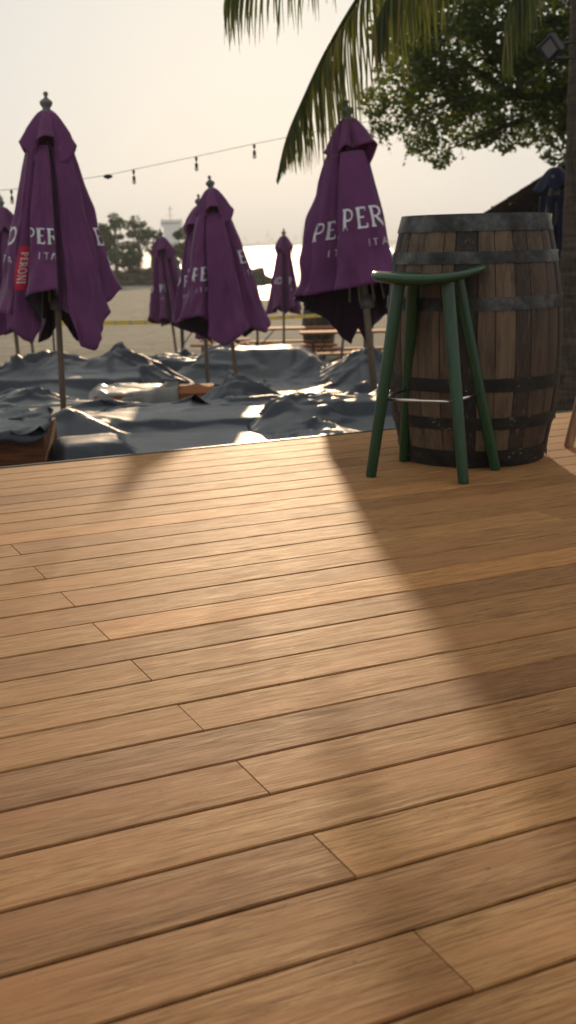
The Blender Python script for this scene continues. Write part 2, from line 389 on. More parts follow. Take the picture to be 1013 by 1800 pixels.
# ------------------------------------------------------------------ closed parasols
class Canopy:
    def __init__(s, base, top, ctrl, rtop, expo, rows=36, sub=9, wob=1., smooth=1, seed=0, start=0.):
        s.base = Vector(base); s.top = Vector(top); ax = (s.base - s.top).normalized(); s.ax = ax
        fw = Vector((0, -1, 0)) if abs(s.top.x) < 50 else Vector((0, -1, 0))
        view = Vector((-s.top.x, -s.top.y, 0)).normalized()
        s.front = (view - ax * view.dot(ax)).normalized(); s.right = ax.cross(s.front).normalized()
        if s.right.x < 0: s.right = -s.right
        ctrl = [(a, q, l if l < 1.25 else 1.25 + (l - 1.25) * .80) for a, q, l in ctrl]
        n = len(ctrl); nu = n * sub; s.nu = nu; s.sub = sub
        X = np.zeros(nu); Y = np.zeros(nu); L = np.zeros(nu)
        for k in range(n):
            a, b = ctrl[k], ctrl[(k + 1) % n]
            pa = (a[1] * math.sin(R(a[0])), a[1] * math.cos(R(a[0]))); pb = (b[1] * math.sin(R(b[0])), b[1] * math.cos(R(b[0])))
            for q in range(sub):
                t = q / sub; i = k * sub + q; bulge = .025 * math.sin(math.pi * t)
                x = lerp(pa[0], pb[0], t); y = lerp(pa[1], pb[1], t); X[i] = x * (1 + bulge); Y[i] = y * (1 + bulge); L[i] = lerp(a[2], b[2], t)
        for _ in range(smooth):
            X = .25 * np.roll(X, 1) + .5 * X + .25 * np.roll(X, -1); Y = .25 * np.roll(Y, 1) + .5 * Y + .25 * np.roll(Y, -1)
        for _ in range(1): L = .25 * np.roll(L, 1) + .5 * L + .25 * np.roll(L, -1)
        s.L = L; rad = np.hypot(X, Y); s.P = np.zeros((rows + 1, nu, 3)); s.D = np.zeros((rows + 1, nu))
        for j in range(rows + 1):
            t = j / rows
            for i in range(nu):
                d = start + (L[i] - start) * t; tt = d / L[i]
                r = rtop + (rad[i] - rtop) * tt ** expo if start == 0 or expo < .5 else rad[i] * (.37 + .63 * t ** .85)
                # cloth droops in soft vertical wrinkles and gathers a little above the hem
                wv = noise.noise(Vector((X[i] * 9 + seed, Y[i] * 9, t * 2.2))) * .030 + noise.noise(Vector((X[i] * 24, Y[i] * 24 + seed, t * 6))) * .022
                r *= 1 + wob * (wv * 4.5 * min(1, t * 2)) * (rad[i] / .4)
                r *= 1 + .07 * wob * max(0, (t - .82) / .18) ** 1.5
                r = max(r, .028)
                ux, uy = X[i] / rad[i], Y[i] / rad[i]
                p = s.top + ax * d + s.right * (ux * r) + s.front * (uy * r)
                s.P[j, i] = p; s.D[j, i] = d
        s.rows = rows
    def mesh(s):
        nu = s.nu; mb = MB(); vs = [tuple(p) for row in s.P for p in row]
        mb.add(vs, [(j * nu + i, (j + 1) * nu + i, (j + 1) * nu + (i + 1) % nu, j * nu + (i + 1) % nu) for j in range(s.rows) for i in range(nu)])
        return mb
    def pos(s, u, d, off):
        i0 = int(math.floor(u)) % s.nu; f = u - math.floor(u); i1 = (i0 + 1) % s.nu
        def col(i):
            D = s.D[:, i]; j = int(np.clip(np.searchsorted(D, d) - 1, 0, s.rows - 1)); g = (d - D[j]) / (D[j + 1] - D[j]); return s.P[j, i] * (1 - g) + s.P[j + 1, i] * g
        a, b = col(i0), col(i1); p = a * (1 - f) + b * f
        e = b - a; n = np.cross(e, np.array(s.ax)); n /= (np.linalg.norm(n) + 1e-9)
        c = np.array(s.top + s.ax * d)
        if np.dot(n, p - c) < 0: n = -n
        return Vector(p + n * off)
    def text(s, word, u0, d0, h, space=.1, tilt=0., anchor='l', vertical=False):
        st, W = strokes(word, h, space)
        us = np.arange(-s.nu // 2, s.nu // 2 + 1) + u0; ref = d0
        pts = np.array([s.pos(u, ref, 0) for u in us]); sl = np.concatenate([[0], np.cumsum(np.linalg.norm(np.diff(pts, axis=0), axis=1))])
        s0 = np.interp(u0, us, sl) - (W if anchor == 'r' else W / 2 if anchor == 'c' else 0)
        mbs = {}
        for k, (l, r, gi) in enumerate(st):
            mb = mbs.setdefault(gi, MB()); vs = []; off = .0035 + .0004 * (k % 7)
            for a, b in zip(l, r):
                for q in (a, b):
                    x, y = (q[0], q[1]) if not vertical else (q[1], -q[0])
                    vs.append(s.pos(float(np.interp(s0 + x, sl, us)), d0 - y + tilt * x, off))
            mb.add(vs, [(2 * i, 2 * i + 1, 2 * i + 3, 2 * i + 2) for i in range(len(l) - 1)])
        return list(mbs.values())

def parasol(name, label, cat, group, base, top, main, cap, texts, L0=.23, tagstrip=None, mat='purple_fabric', ribs=True, expo=.80, seed=0, polemat='pole_wood', pole_r=.021, finial=True, detail=9, tilt=0.):
    base = Vector(base); top = Vector(top); root = thing(name, base, label, cat, group)
    ax = (base - top).normalized()
    def fin(mb, nm, mt, **k):
        mb.v = [(v[0] - base.x, v[1] - base.y, v[2] - base.z) for v in mb.v]; return mb.build(nm, mt, root, **k)
    cn = Canopy(base, top, main, .05, expo, rows=34, sub=detail, seed=seed, start=L0)
    o = fin(cn.mesh(), 'canopy', M[mat]); sm = o.modifiers.new('t', 'SOLIDIFY'); sm.thickness = .003; o.data.materials.append(M['purple_shaded_underside'] if 'purple' in mat else M[mat]); sm.material_offset = 1; sm.material_offset_rim = 0
    cap = [(a, r_c * 1.12, l) for a, r_c, l in cap]; cc = Canopy(base, top, cap, .035, .72, rows=12, sub=8, wob=.5, smooth=1, seed=seed + 5)
    o2 = fin(cc.mesh(), 'vent_cap', M[mat]); sm = o2.modifiers.new('t', 'SOLIDIFY'); sm.thickness = .002
    for (word, u, d, h, an, ti) in texts:
        for mb in cn.text(word, u * detail, d, h, tilt=ti, anchor=an, space=.12 if word[0].isupper() else .55):
            fin(mb, 'letter', M['white_print']).parent = o
    if tagstrip:
        u0, u1, d0, d1 = tagstrip; mb = MB(); n = 8
        vs = [cn.pos(lerp(u0, u1, a / 3) * detail, lerp(d0, d1, b / n), .0025) for b in range(n + 1) for a in range(4)]
        mb.add(vs, [(b * 4 + a, b * 4 + a + 1, b * 4 + a + 5, b * 4 + a + 4) for b in range(n) for a in range(3)])
        ts = fin(mb, 'tag_strip', M['red_fabric'])
        for mb in cn.text('PERONI', lerp(u0, u1, .30) * detail, lerp(d0, d1, .14), .042, vertical=True, space=.12): fin(mb, 'letter', M['white_print']).parent = ts
        # turned a quarter: runs down the strip
    mb = MB(); mb.tube([top, base - Vector((0, 0, .15))], pole_r, 14); fin(mb, 'pole', M[polemat])
    if ribs:
        for k in range(8):
            a = 2 * math.pi * (k + .5) / 8; dv = cn.right * math.sin(a) + cn.front * math.cos(a)
            mb = MB(); mb.tube([top + ax * .16 + dv * .035, top + ax * .8 + dv * .085, top + ax * 1.22 + dv * .13], .008, 6); fin(mb, 'rib', M[polemat])
        mb = MB(); mb.lathe([(.022, 0), (.05, .01), (.055, .05), (.035, .09), (.022, .1)], 14, top + ax * 1.28, -ax); fin(mb, 'runner', M['finial_grey'])
    if finial:
        mb = MB(); mb.lathe([(.030, -.02), (.030, .0), (.024, .012), (.040, .035), (.043, .05), (.034, .062), (.014, .075), (.010, .085), (.017, .098), (.014, .112), (.002, .118)], 16, top, -ax)
        fin(mb, 'finial', M['finial_grey'])
    return root

CAP1 = [(-80, .168, .195), (-60, .13, .27), (-36, .12, .35), (-27, .155, .205), (-8, .165, .175), (13, .155, .185), (21, .12, .34), (48, .14, .33), (76, .168, .215), (100, .13, .3), (122, .09, .36), (150, .16, .2), (178, .1, .36), (205, .16, .2), (232, .1, .36), (256, .13, .28)]
base = at(113, 745, 7.95); top = at(82, 194, 8.0)
MAIN1 = [(a, q * .95, l * .97) for a, q, l in [(-104, .42, 1.34), (-61, .37, 1.33), (-58, .20, 1.42), (-55, .37, 1.45), (-48, .35, 1.52), (-40, .27, 1.60), (-34, .18, 1.45), (-33, .385, 1.22), (-16, .37, 1.185), (0, .38, 1.17), (2, .20, 1.22), (10, .19, 1.32), (15, .31, 1.36), (24, .33, 1.62), (38, .35, 1.66), (52, .35, 1.52), (68, .375, 1.34), (75, .29, 1.3), (89, .43, 1.18), (112, .36, 1.2), (125, .14, 1.45), (142, .36, 1.58), (160, .34, 1.62), (172, .12, 1.4), (190, .36, 1.58), (206, .33, 1.62), (218, .12, 1.4), (236, .38, 1.3)]]
parasol('parasol', 'largest folded purple parasol, at the far left, with a red strip beside its front panel', 'parasol', 'folded purple parasols', base, top, MAIN1, CAP1,
        [('PER', 6.72, .845, .100, 'l', .06), ('ital', 7.75, .945, .042, 'l', .06), ('PERO', 1.02, .83, .115, 'r', .06), ('italia', .98, .95, .042, 'r', .06), ('E', 17.75, .86, .115, 'c', 0.), ('i', 17.9, .97, .042, 'c', 0.)],
        tagstrip=(3.4, 4.4, .86, 1.14), seed=1)

CAP2 = [(-100, .15, .22), (-76, .165, .20), (-52, .11, .31), (-34, .135, .22), (-12, .145, .185), (6, .10, .21), (20, .15, .20), (50, .17, .185), (75, .16, .2), (100, .09, .34), (125, .16, .21), (150, .09, .34), (175, .16, .2), (205, .085, .34), (232, .15, .21)]
base = at(663, 700, 8.25); top = at(612, 207, 8.3)
MAIN2 = [(-108, .42, 1.22), (-84, .475, 1.13), (-62, .38, 1.135), (-46, .26, 1.12), (-36, .14, 1.10), (-29, .43, 1.12), (0, .37, 1.11), (31, .40, 1.09), (40, .30, 1.12), (62, .25, 1.2), (82, .22, 1.45), (100, .28, 1.50), (118, .12, 1.35), (140, .3, 1.3), (160, .30, 1.38), (172, .16, 1.45), (186, .22, 1.62), (200, .22, 1.45), (208, .28, 1.60), (222, .30, 1.48), (238, .37, 1.28)]
parasol('parasol', 'large folded purple parasol standing just left of the green stool and oak barrel', 'parasol', 'folded purple parasols', base, top, MAIN2, CAP2,
        [('PER', 5.25, .745, .14, 'l', -.02), ('ita', 6.25, .86, .045, 'l', 0.), ('PER', 1.75, .79, .118, 'l', -.04), ('it', 2.5, .90, .045, 'l', 0.)], seed=2, pole_r=.024)

base = at(423, 690, 11.2); top = at(371, 331, 11.3)
MAIN3 = [(-92, .44, 1.18), (-62, .43, 1.15), (-42, .36, 1.14), (-37, .14, 1.30), (-34, .38, 1.36), (-14, .35, 1.50), (8, .33, 1.42), (30, .36, 1.32), (36, .18, 1.3), (58, .35, 1.42), (82, .35, 1.30), (100, .15, 1.35), (128, .35, 1.3), (160, .33, 1.45), (178, .12, 1.3), (205, .34, 1.45), (232, .36, 1.25), (250, .2, 1.45)]
MID = [('PER', 1.1, .83, .125, 'l', .02), ('ita', 1.5, .93, .04, 'l', 0.), ('ERO', 8.7, .72, .12, 'l', -.02), ('ita', 9.0, .83, .04, 'l', 0.), ('PE', 12.2, .78, .11, 'c', 0.), ('RO', .2, .80, .11, 'r', 0.)]
p3 = parasol('parasol', 'folded purple parasol in the middle of the photo, its panel hanging in one broad point', 'parasol', 'folded purple parasols', base, top, MAIN3, CAP1, MID, seed=3)

GEN = [(-98, .33, 1.25), (-70, .34, 1.16), (-52, .12, 1.30), (-38, .30, 1.20), (-18, .30, 1.18), (-8, .10, 1.30), (4, .29, 1.34), (22, .29, 1.36), (34, .12, 1.28), (52, .30, 1.25), (78, .34, 1.18), (94, .12, 1.3), (118, .31, 1.36), (140, .12, 1.3), (165, .33, 1.2), (190, .12, 1.3), (214, .31, 1.36), (240, .12, 1.3)]
GT = [('PE', 3.1, .80, .11, 'l', .0), ('RO', .5, .80, .11, 'c', .0), ('PER', 9.1, .80, .11, 'l', .0), ('ER', 12.1, .80, .11, 'c', .0), ('it', 3.2, .92, .04, 'l', 0.)]
def small(label, tp, bp, y, rz=0., proto=[None], seed=4):
    t = at(tp[0], tp[1], y); b = at(bp[0], bp[1], y); g = terrain(b.x, y); b = b + (b - t).normalized() * max(0, (b.z - g)) 
    if proto[0] is None:
        proto[0] = parasol('parasol', label, 'parasol', 'folded purple parasols', b, t, GEN, CAP1, GT, seed=seed)
        proto[0]['len'] = (t - b).length; proto.append((t - b).normalized()); del proto[0]['len']; proto.append(t - b)
        return proto[0]
    c = copy_tree(proto[0]); c['label'] = label
    d0 = proto[1]; d1 = (t - b).normalized()
    q = d0.rotation_difference(d1) @ Matrix.Rotation(rz, 3, d0).to_quaternion()
    c.rotation_mode = 'QUATERNION'; c.rotation_quaternion = q
    c.location = t - q @ proto[2]           # the tops meet; a longer pole foot simply stands deeper in the sand
    return c
small('small folded purple parasol left of the middle one, in front of the shore trees', (283, 416), (313, 632), 18.)
small('small folded purple parasol standing upright against the bright sea glare', (499, 414), (500, 612), 20.5, .9)
small('folded purple parasol cut off by the left edge of the photo, leaning right', (2, 364), (38, 672), 12.6, 1.6)
small('folded purple parasol mostly hidden behind the largest one at the left', (30, 395), (60, 640), 15.8, 2.3)
small('folded purple parasol peeking out behind the left side of the middle one', (350, 362), (366, 650), 12.4, -.5)
small('folded purple parasol hidden behind the one beside the stool, nearer the sea', (622, 380), (601, 640), 17.5, .3)
small('folded purple parasol behind the one beside the stool, its pole by the table end', (637, 330), (643, 622), 14., 1.2)

# navy parasol at the right
CAPN = [(a, q * .58, l * .9) for a, q, l in [(-100, .22, .16), (-75, .26, .17), (-50, .22, .20), (-25, .17, .14), (0, .17, .20), (25, .17, .14), (50, .20, .19), (80, .21, .17), (110, .2, .2), (140, .18, .15), (180, .2, .2), (220, .18, .15)]]
MAINN = [(a, q * .78, l + .1) for a, q, l in [(-98, .21, 1.2), (-72, .22, 1.22), (-55, .12, 1.25), (-36, .21, 1.24), (-14, .20, 1.25), (-4, .11, 1.25), (12, .20, 1.24), (32, .21, 1.25), (46, .12, 1.22), (70, .22, 1.22), (95, .2, 1.2), (130, .13, 1.25), (165, .21, 1.25), (200, .13, 1.2), (230, .21, 1.25)]]
base = at(981, 726, 9.0); base.z = terrain(base.x, base.y) - .0; top = at(977, 294, 9.)
nv = parasol('parasol', 'folded navy blue parasol behind the oak barrel, next to the palm trunk', 'parasol', None, base, top, MAINN, CAPN, [], L0=.20, mat='navy_fabric', seed=8, expo=.3, polemat='pole_wood', finial=False, ribs=False)
for dx in (-.10, -.05, .07):
    mb = MB(); mb.tube([(dx, -.06, top.z - base.z - .06), (dx * 1.6, -.08, top.z - base.z - .42)], .014, 8); mb.build('rib', M['finial_grey'], nv)
mb = MB(); mb.tube([(0, 0, 0), (0, 0, .27)], .03, 12); mb.build('pole_sleeve', M['black_plastic'], nv)
mb = MB(); mb.tube([(0, 0, .0), (0, 0, .05)], .22, 24); mb.build('base_plate', M['black_plastic'], nv, auto=40)

# ------------------------------------------------------------------ oak barrels
def barrel(loc, label, group, rz=0., nst=26, seed=3):
    root = thing('barrel', loc, label, 'barrel', group, rz); r_ = np.random.RandomState(seed); H = .90
    def rad(z):
        s = (z / H - .5) * 2; return .327 - .061 * abs(s) ** 2.1
    ws = r_.uniform(.55, 1.4, nst); ws = ws / ws.sum() * 2 * math.pi; a = 0.
    mb = MB(); rows = 22
    for k in range(nst):
        a0, a1 = a + .0045, a + ws[k] - .0045; a += ws[k]
        t = float(np.clip(r_.normal(.45, .28), 0, 1)); n = 5; vs = []; dr = r_.uniform(-.0012, .0012)
        for j in range(rows + 1):
            z = H * j / rows
            for i in range(n + 1):
                th = lerp(a0, a1, i / n); e = -.0035 if i in (0, n) else 0
                vs.append(((rad(z) + e + dr) * math.cos(th), (rad(z) + e + dr) * math.sin(th), z))
            for i in (0, n):
                th = lerp(a0, a1, i / n); vs.append(((rad(z) - .024) * math.cos(th), (rad(z) - .024) * math.sin(th), z))
        m_ = n + 3; fs = []
        for j in range(rows):
            for i in range(n): fs.append((j * m_ + i, j * m_ + i + 1, (j + 1) * m_ + i + 1, (j + 1) * m_ + i))
            fs.append((j * m_ + n + 1, j * m_, (j + 1) * m_, (j + 1) * m_ + n + 1)); fs.append((j * m_ + n, j * m_ + n + 2, (j + 1) * m_ + n + 2, (j + 1) * m_ + n))
            fs.append((j * m_ + n + 2, j * m_ + n + 1, (j + 1) * m_ + n + 1, (j + 1) * m_ + n + 2))
        for j in (0, rows):
            q = [j * m_ + i for i in range(n + 1)] + [j * m_ + n + 2, j * m_ + n + 1]; fs.append(tuple(q if j else q[::-1]))
        mb.add(vs, fs, t)
    mb.build('staves', M['stave'], root, auto=35)
    mb = MB(); mb.lathe([(.0, H - .03), (rad(H) - .02, H - .03), (rad(H) - .02, H - .05), (0, H - .05)], 40, tone=.5); mb.build('head', M['stave'], root, auto=30)
    for zc, hw, mt in ((.870, .030, 'hoop'), (.750, .021, 'hoop'), (.590, .023, 'hoop'), (.305, .024, 'dark_hoop'), (.165, .022, 'dark_hoop'), (.034, .031, 'dark_hoop')):
        mb = MB(); pr = []
        for j in range(5):
            z = zc - hw + 2 * hw * j / 4; pr.append((rad(z) + .0035, z))
        inner = [(r0 - .006, z) for r0, z in pr][::-1]
        pts = pr + inner; seg = 72; vs = [(r0 * math.cos(2 * math.pi * k / seg), r0 * math.sin(2 * math.pi * k / seg), z) for r0, z in pts for k in range(seg)]
        n = len(pts); mb.add(vs, [(i * seg + k, i * seg + (k + 1) % seg, ((i + 1) % n) * seg + (k + 1) % seg, ((i + 1) % n) * seg + k) for i in range(n) for k in range(seg)])
        th = -.35                                    # lapped joint with two rivets
        dirv = Vector((math.cos(th), math.sin(th), 0)); tn = Vector((-dirv.y, dirv.x, 0))
        for s_ in (-1, 1):
            p = dirv * (rad(zc) + .003) + Vector((0, 0, zc + s_ * hw * .45)); mb.tube([p, p + dirv * .006], [.008, .005], 8)
        for q in range(-3, 4):
            pp = Matrix.Rotation(q * .03 + .04, 3, 'Z') @ dirv
            c0 = pp * (rad(zc) + .0055); mb.box(c0 + Vector((0, 0, zc)), (.0035, .011, hw * 1.9), Matrix.Rotation(th + q * .03 + .04, 3, 'Z'))
        mb.build('hoop', M[mt], root, auto=35)
    return root
b1 = barrel((.715, 4.46, .001), 'weathered oak barrel on the wooden deck, standing behind the green stool', 'oak barrels', rz=.25)
pb = at(561, 612, 23.4)
b2 = copy_tree(b1); b2['label'] = 'oak barrel standing far off on the sand behind the bench tables'; b2.location = (pb.x, pb.y, terrain(pb.x, pb.y) - .0); b2.rotation_euler = (0, 0, 2.1)

# ------------------------------------------------------------------ bar stools
def stool(feet, seatc, sang, mat, label, zs=.70, chrome=True, tops=None):
    c = sum((Vector(f) for f in feet), Vector((0, 0))) / 4
    root = thing('bar_stool', (c.x, c.y, 0), label, 'stool', None)
    ca, sa = math.cos(sang), math.sin(sang); sc = Vector(seatc) - c
    mb = MB(); nu, nr = 48, 9; hx, hy = .197, .172
    def seat(u, v, side):
        rr = math.hypot(u, v)
        zt = .0 + .030 * max(0, u) ** 2.0 + .014 * max(0, -u) ** 2 - .012 * (1 - v * v) * (1 - u * u)
        th = .034 * (1 - .35 * max(0, u))
        edge = math.sqrt(max(0, 1 - max(0, (rr - .90) / .10) ** 2)) if rr > .90 else 1
        x = u * hx; y = v * hy * (1 - .18 * max(0, u) - .0 * u)
        z = zs + zt + side * th / 2 * (edge) - th / 2
        return (sc.x + x * ca - y * sa, sc.y + x * sa + y * ca, z)
    vs = []; fs = []
    radii = [0, .25, .5, .7, .82, .9, .94, .975, 1.0]
    for side in (1, -1):
        for r0 in radii:
            for k in range(nu):
                th = 2 * math.pi * k / nu; cu, su = math.cos(th), math.sin(th)
                e = 2 / 2.6; u = r0 * abs(cu) ** e * (1 if cu > 0 else -1); v = r0 * abs(su) ** e * (1 if su > 0 else -1)
                nrm = math.hypot(u, v); f = 1.
                if nrm > 1e-6: pass
                rr = r0
                zt = .030 * max(0, u) ** 2.0 + .014 * max(0, -u) ** 2 - .012 * (1 - min(1, v * v)) * (1 - min(1, u * u))
                th_ = .034 * (1 - .35 * max(0, min(1, u)))
                edge = math.sqrt(max(0, 1 - ((rr - .88) / .12) ** 2)) if rr > .88 else 1
                x = u * hx; y = v * hy * (1 - .15 * max(0, u))
                vs.append((sc.x + x * ca - y * sa, sc.y + x * sa + y * ca, zs + zt + side * th_ / 2 * edge - th_ / 2))
    m_ = len(radii)
    for s_ in (0, 1):
        o = s_ * m_ * nu
        for j in range(m_ - 1):
            for k in range(nu):
                q = (o + j * nu + k, o + (j + 1) * nu + k, o + (j + 1) * nu + (k + 1) % nu, o + j * nu + (k + 1) % nu)
                fs.append(q if s_ == 0 else q[::-1])
    mb.add(vs, fs)
    so_ = mb.build('seat', mat, root)
    bm = bmesh.new(); bm.from_mesh(so_.data); bmesh.ops.remove_doubles(bm, verts=bm.verts, dist=.0004); bm.to_mesh(so_.data); bm.free()
    tp = []
    for i, f in enumerate(feet):
        fv = Vector(f) - c; tv = (Vector(tops[i]) - c) if tops else sc + (fv) * .5
        a = Vector((fv.x, fv.y, .0)); b = Vector((tv.x, tv.y, zs - .027)); tp.append((a, b))
        mb = MB(); mb.tube([a, a + (b - a) * .012, lerp(a, b, .5), b], [.0175, .019, .021, .0225], 20); mb.build('leg', mat, root, auto=40)
    f = .275 / (zs - .027)
    P = [lerp(a, b, f) for a, b in tp]
    for i, j in ((0, 1), (1, 2), (2, 3), (3, 0)):
        mb = MB(); q = .0 if (i + j) % 2 else 0
        dz = Vector((0, 0, .006 if i % 2 else 0)); mb.tube([P[i] + dz, P[j] + dz], .0055, 10); mb.build('stretcher', M['chrome'] if chrome else mat, root)
    return root
FL, FR, BR, BL = on(652, 838).xy, on(815, 850).xy, on(871, 826).xy, on(710, 811).xy
zt = .67
tops = [at(702, 503, 4.07).xy, at(787, 503, 4.03).xy, at(806, 498, 4.14).xy, at(727, 503, 4.20).xy]
stool([FL, FR, BR, BL], at(753, 490, 4.11).xy, -.10, M['green'], 'green painted bar stool with saddle seat in front of the oak barrel', zs=.705, tops=tops)
wf = on(999, 786).xy
stool([wf, wf + Vector((.34, -.12)), wf + Vector((.46, .2)), wf + Vector((.12, .34))], wf + Vector((.285, .11)), .2, M['beech'], 'light wooden stool whose leg shows at the right edge of the deck', zs=.705)

# ------------------------------------------------------------------ tarpaulins: cloth relaxed over the furniture
def drape(center, size, rot, boxes, cones=(), slack=.10, dx=.045, iters=150, seed=0, crease=1.):
    r_ = np.random.RandomState(seed); nx = int(size[0] / dx) + 1; ny = int(size[1] / dx) + 1
    ca, sa = math.cos(rot), math.sin(rot)
    gx, gy = np.meshgrid((np.arange(nx) - nx / 2) * dx / (1 + slack), (np.arange(ny) - ny / 2) * dx / (1 + slack), indexing='ij')
    # uneven bunching
    ph = r_.uniform(0, 6, 4)
    gx = gx + .05 * np.sin(gy * 3.1 + ph[0]) + .03 * np.sin(gx * 4.3 + ph[1]); gy = gy + .05 * np.sin(gx * 2.7 + ph[2]) + .03 * np.sin(gy * 5.1 + ph[3])
    X = np.stack([center[0] + gx * ca - gy * sa, center[1] + gx * sa + gy * ca, np.zeros_like(gx)], -1)
    def hf(x, y):
        h = np.full_like(x, -9.)
        T = np.interp(y, [-5, 13, 19.5, 30], [-.65, -.65, -1.22, -1.35]) + .28 * np.clip((x - 1.2) / .8, 0, 1)
        h = np.maximum(h, T + .012)
        for (cx, cy, lx, ly, rz, zt, ed) in boxes:
            c2, s2 = math.cos(rz), math.sin(rz); u = (x - cx) * c2 + (y - cy) * s2; v = -(x - cx) * s2 + (y - cy) * c2
            dd = np.maximum(np.abs(u) - lx / 2, np.abs(v) - ly / 2)
            k = np.clip(1 - dd / ed, 0, 1)
            h = np.maximum(h, T + (zt - T) * k)
        for (cx, cy, zp, sl) in cones:
            n_ = 6; d = np.zeros_like(x)
            for k_ in range(n_):
                th = 2 * math.pi * (k_ + .35 * math.sin(cx * 9 + k_ * 2.3)) / n_; d = np.maximum(d, (x - cx) * math.cos(th) + (y - cy) * math.sin(th))
            h = np.maximum(h, np.maximum(T, zp - sl * d))
        return h
    H0 = hf(X[..., 0], X[..., 1]); X[..., 2] = H0 + .06 + .05 * r_.rand(nx, ny)
    lowf = np.array([[noise.noise(Vector((i * .16, j * .16, seed * 3.3))) for j in range(ny)] for i in range(nx)])
    X[..., 2] += .10 * np.abs(lowf)
    V = np.zeros_like(X); dt = 1 / 60.
    def con(A, B, rest, st=1.):
        d = B - A; L = np.linalg.norm(d, axis=-1, keepdims=True) + 1e-9; c = d * (.5 * st * (L - rest) / L); A += c; B -= c
    def bendc(A, B, rest, st):
        d = B - A; L = np.linalg.norm(d, axis=-1, keepdims=True) + 1e-9; e = np.minimum(L - rest, 0); c = d * (.5 * st * e / L); A += c; B -= c
    diag = dx * math.sqrt(2)
    for it in range(iters):
        V[..., 2] -= 9.8 * dt; V *= .96; P = X + V * dt
        for _ in range(7):
            for a in (0, 1):
                e = nx - 1 - (nx - 1 - a) % 2
                con(P[a:e:2], P[a + 1:e + 1:2], dx); e = ny - 1 - (ny - 1 - a) % 2
                con(P[:, a:e:2], P[:, a + 1:e + 1:2], dx)
            con(P[:-1:2, :-1], P[1::2, 1:][:P[:-1:2].shape[0]], diag, .35) if nx % 2 == 0 else con(P[:-1:2, :-1], P[1::2, 1:], diag, .35)
            con(P[:-1, 1::2], P[1:, :-1:2][:, :P[:, 1::2].shape[1]], diag, .35)
            for a in range(3):
                bendc(P[a:-3:4], P[a + 3::4][:P[a:-3:4].shape[0]], dx * 2.6, .12); bendc(P[:, a:-3:4], P[:, a + 3::4][:, :P[:, a:-3:4].shape[1]], dx * 2.6, .12)
            h = hf(P[..., 0], P[..., 1]) + .006
            pen = P[..., 2] < h
            P[..., 2] = np.where(pen, h, P[..., 2])
        h = hf(P[..., 0], P[..., 1]) + .010; cont = (P[..., 2] < h)[..., None]
        P[..., :2] = np.where(cont, X[..., :2] + (P[..., :2] - X[..., :2]) * .35, P[..., :2])
        V = np.clip((P - X) / dt, -3, 3); V[..., :2] = np.where(cont, V[..., :2] * .02, V[..., :2]); X = P
    # finer mesh, then sharp folds: straight ridges with a pinched, faceted profile that start at corners and peaks
    def up(A):
        B = np.zeros((2 * A.shape[0] - 1, A.shape[1], 3)); B[::2] = A; B[1::2] = (A[:-1] + A[1:]) / 2
        E = np.zeros((B.shape[0], 2 * B.shape[1] - 1, 3)); E[:, ::2] = B; E[:, 1::2] = (B[:, :-1] + B[:, 1:]) / 2; return E
    for _ in range(2): X[1:-1, 1:-1] = X[1:-1, 1:-1] * .6 + .1 * (X[2:, 1:-1] + X[:-2, 1:-1] + X[1:-1, 2:] + X[1:-1, :-2])
    X = up(X); dx2 = dx / 2; nx, ny = X.shape[:2]
    gxx = np.gradient(X, axis=0); gyy = np.gradient(X, axis=1); N = np.cross(gxx, gyy); N /= np.linalg.norm(N, axis=-1, keepdims=True) + 1e-9
    I, J = np.meshgrid(np.arange(nx) * dx2, np.arange(ny) * dx2, indexing='ij'); D = np.zeros((nx, ny)); W_, H_ = nx * dx2, ny * dx2
    hubs = [(r_.uniform(0, W_), r_.uniform(0, H_)) for _ in range(max(1, 3 - len(cones)))]
    for (cx, cy, zp, sl) in cones:
        q = np.argmin((X[..., 0] - cx) ** 2 + (X[..., 1] - cy) ** 2); hubs += [(q // ny * dx2, q % ny * dx2)] * 2
    for k in range(int(26 + 9 * W_ * H_)):
        if r_.rand() < .6: ox, oy = hubs[r_.randint(len(hubs))]; ox += r_.normal(0, .06); oy += r_.normal(0, .06)
        else: ox, oy = r_.uniform(0, W_), r_.uniform(0, H_)
        th = r_.uniform(0, 2 * math.pi); L = r_.uniform(.25, 1.1); wd = r_.uniform(.05, .15); am = wd * r_.uniform(.16, .42) * (1 if r_.rand() < .7 else -.7)
        bx, by = I - ox, J - oy; a_ = bx * math.cos(th) + by * math.sin(th); b_ = -bx * math.sin(th) + by * math.cos(th) + .07 * np.sin(a_ * r_.uniform(2, 5) + k)
        t_ = np.clip(a_ / L, 0, 1); fade = np.where((a_ > -.04) & (a_ < L), np.clip((a_ + .04) / .12, 0, 1) * (1 - t_) ** .7, 0); wl = wd * (.5 + .9 * t_)
        skew = np.where(b_ > 0, b_ / wl, -b_ / (wl * .45)); D += am * fade * np.clip(1 - skew, 0, 1)
    return X + N * (D * crease * .62)[..., None]
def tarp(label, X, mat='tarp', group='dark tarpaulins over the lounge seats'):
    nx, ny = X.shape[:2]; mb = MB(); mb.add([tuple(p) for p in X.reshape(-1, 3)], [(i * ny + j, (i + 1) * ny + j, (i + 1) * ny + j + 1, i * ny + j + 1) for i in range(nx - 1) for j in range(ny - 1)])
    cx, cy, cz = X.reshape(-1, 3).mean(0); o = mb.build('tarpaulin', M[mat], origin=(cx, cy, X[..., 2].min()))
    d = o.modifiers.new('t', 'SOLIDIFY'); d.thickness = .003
    return tag(o, label, 'tarpaulin', group)

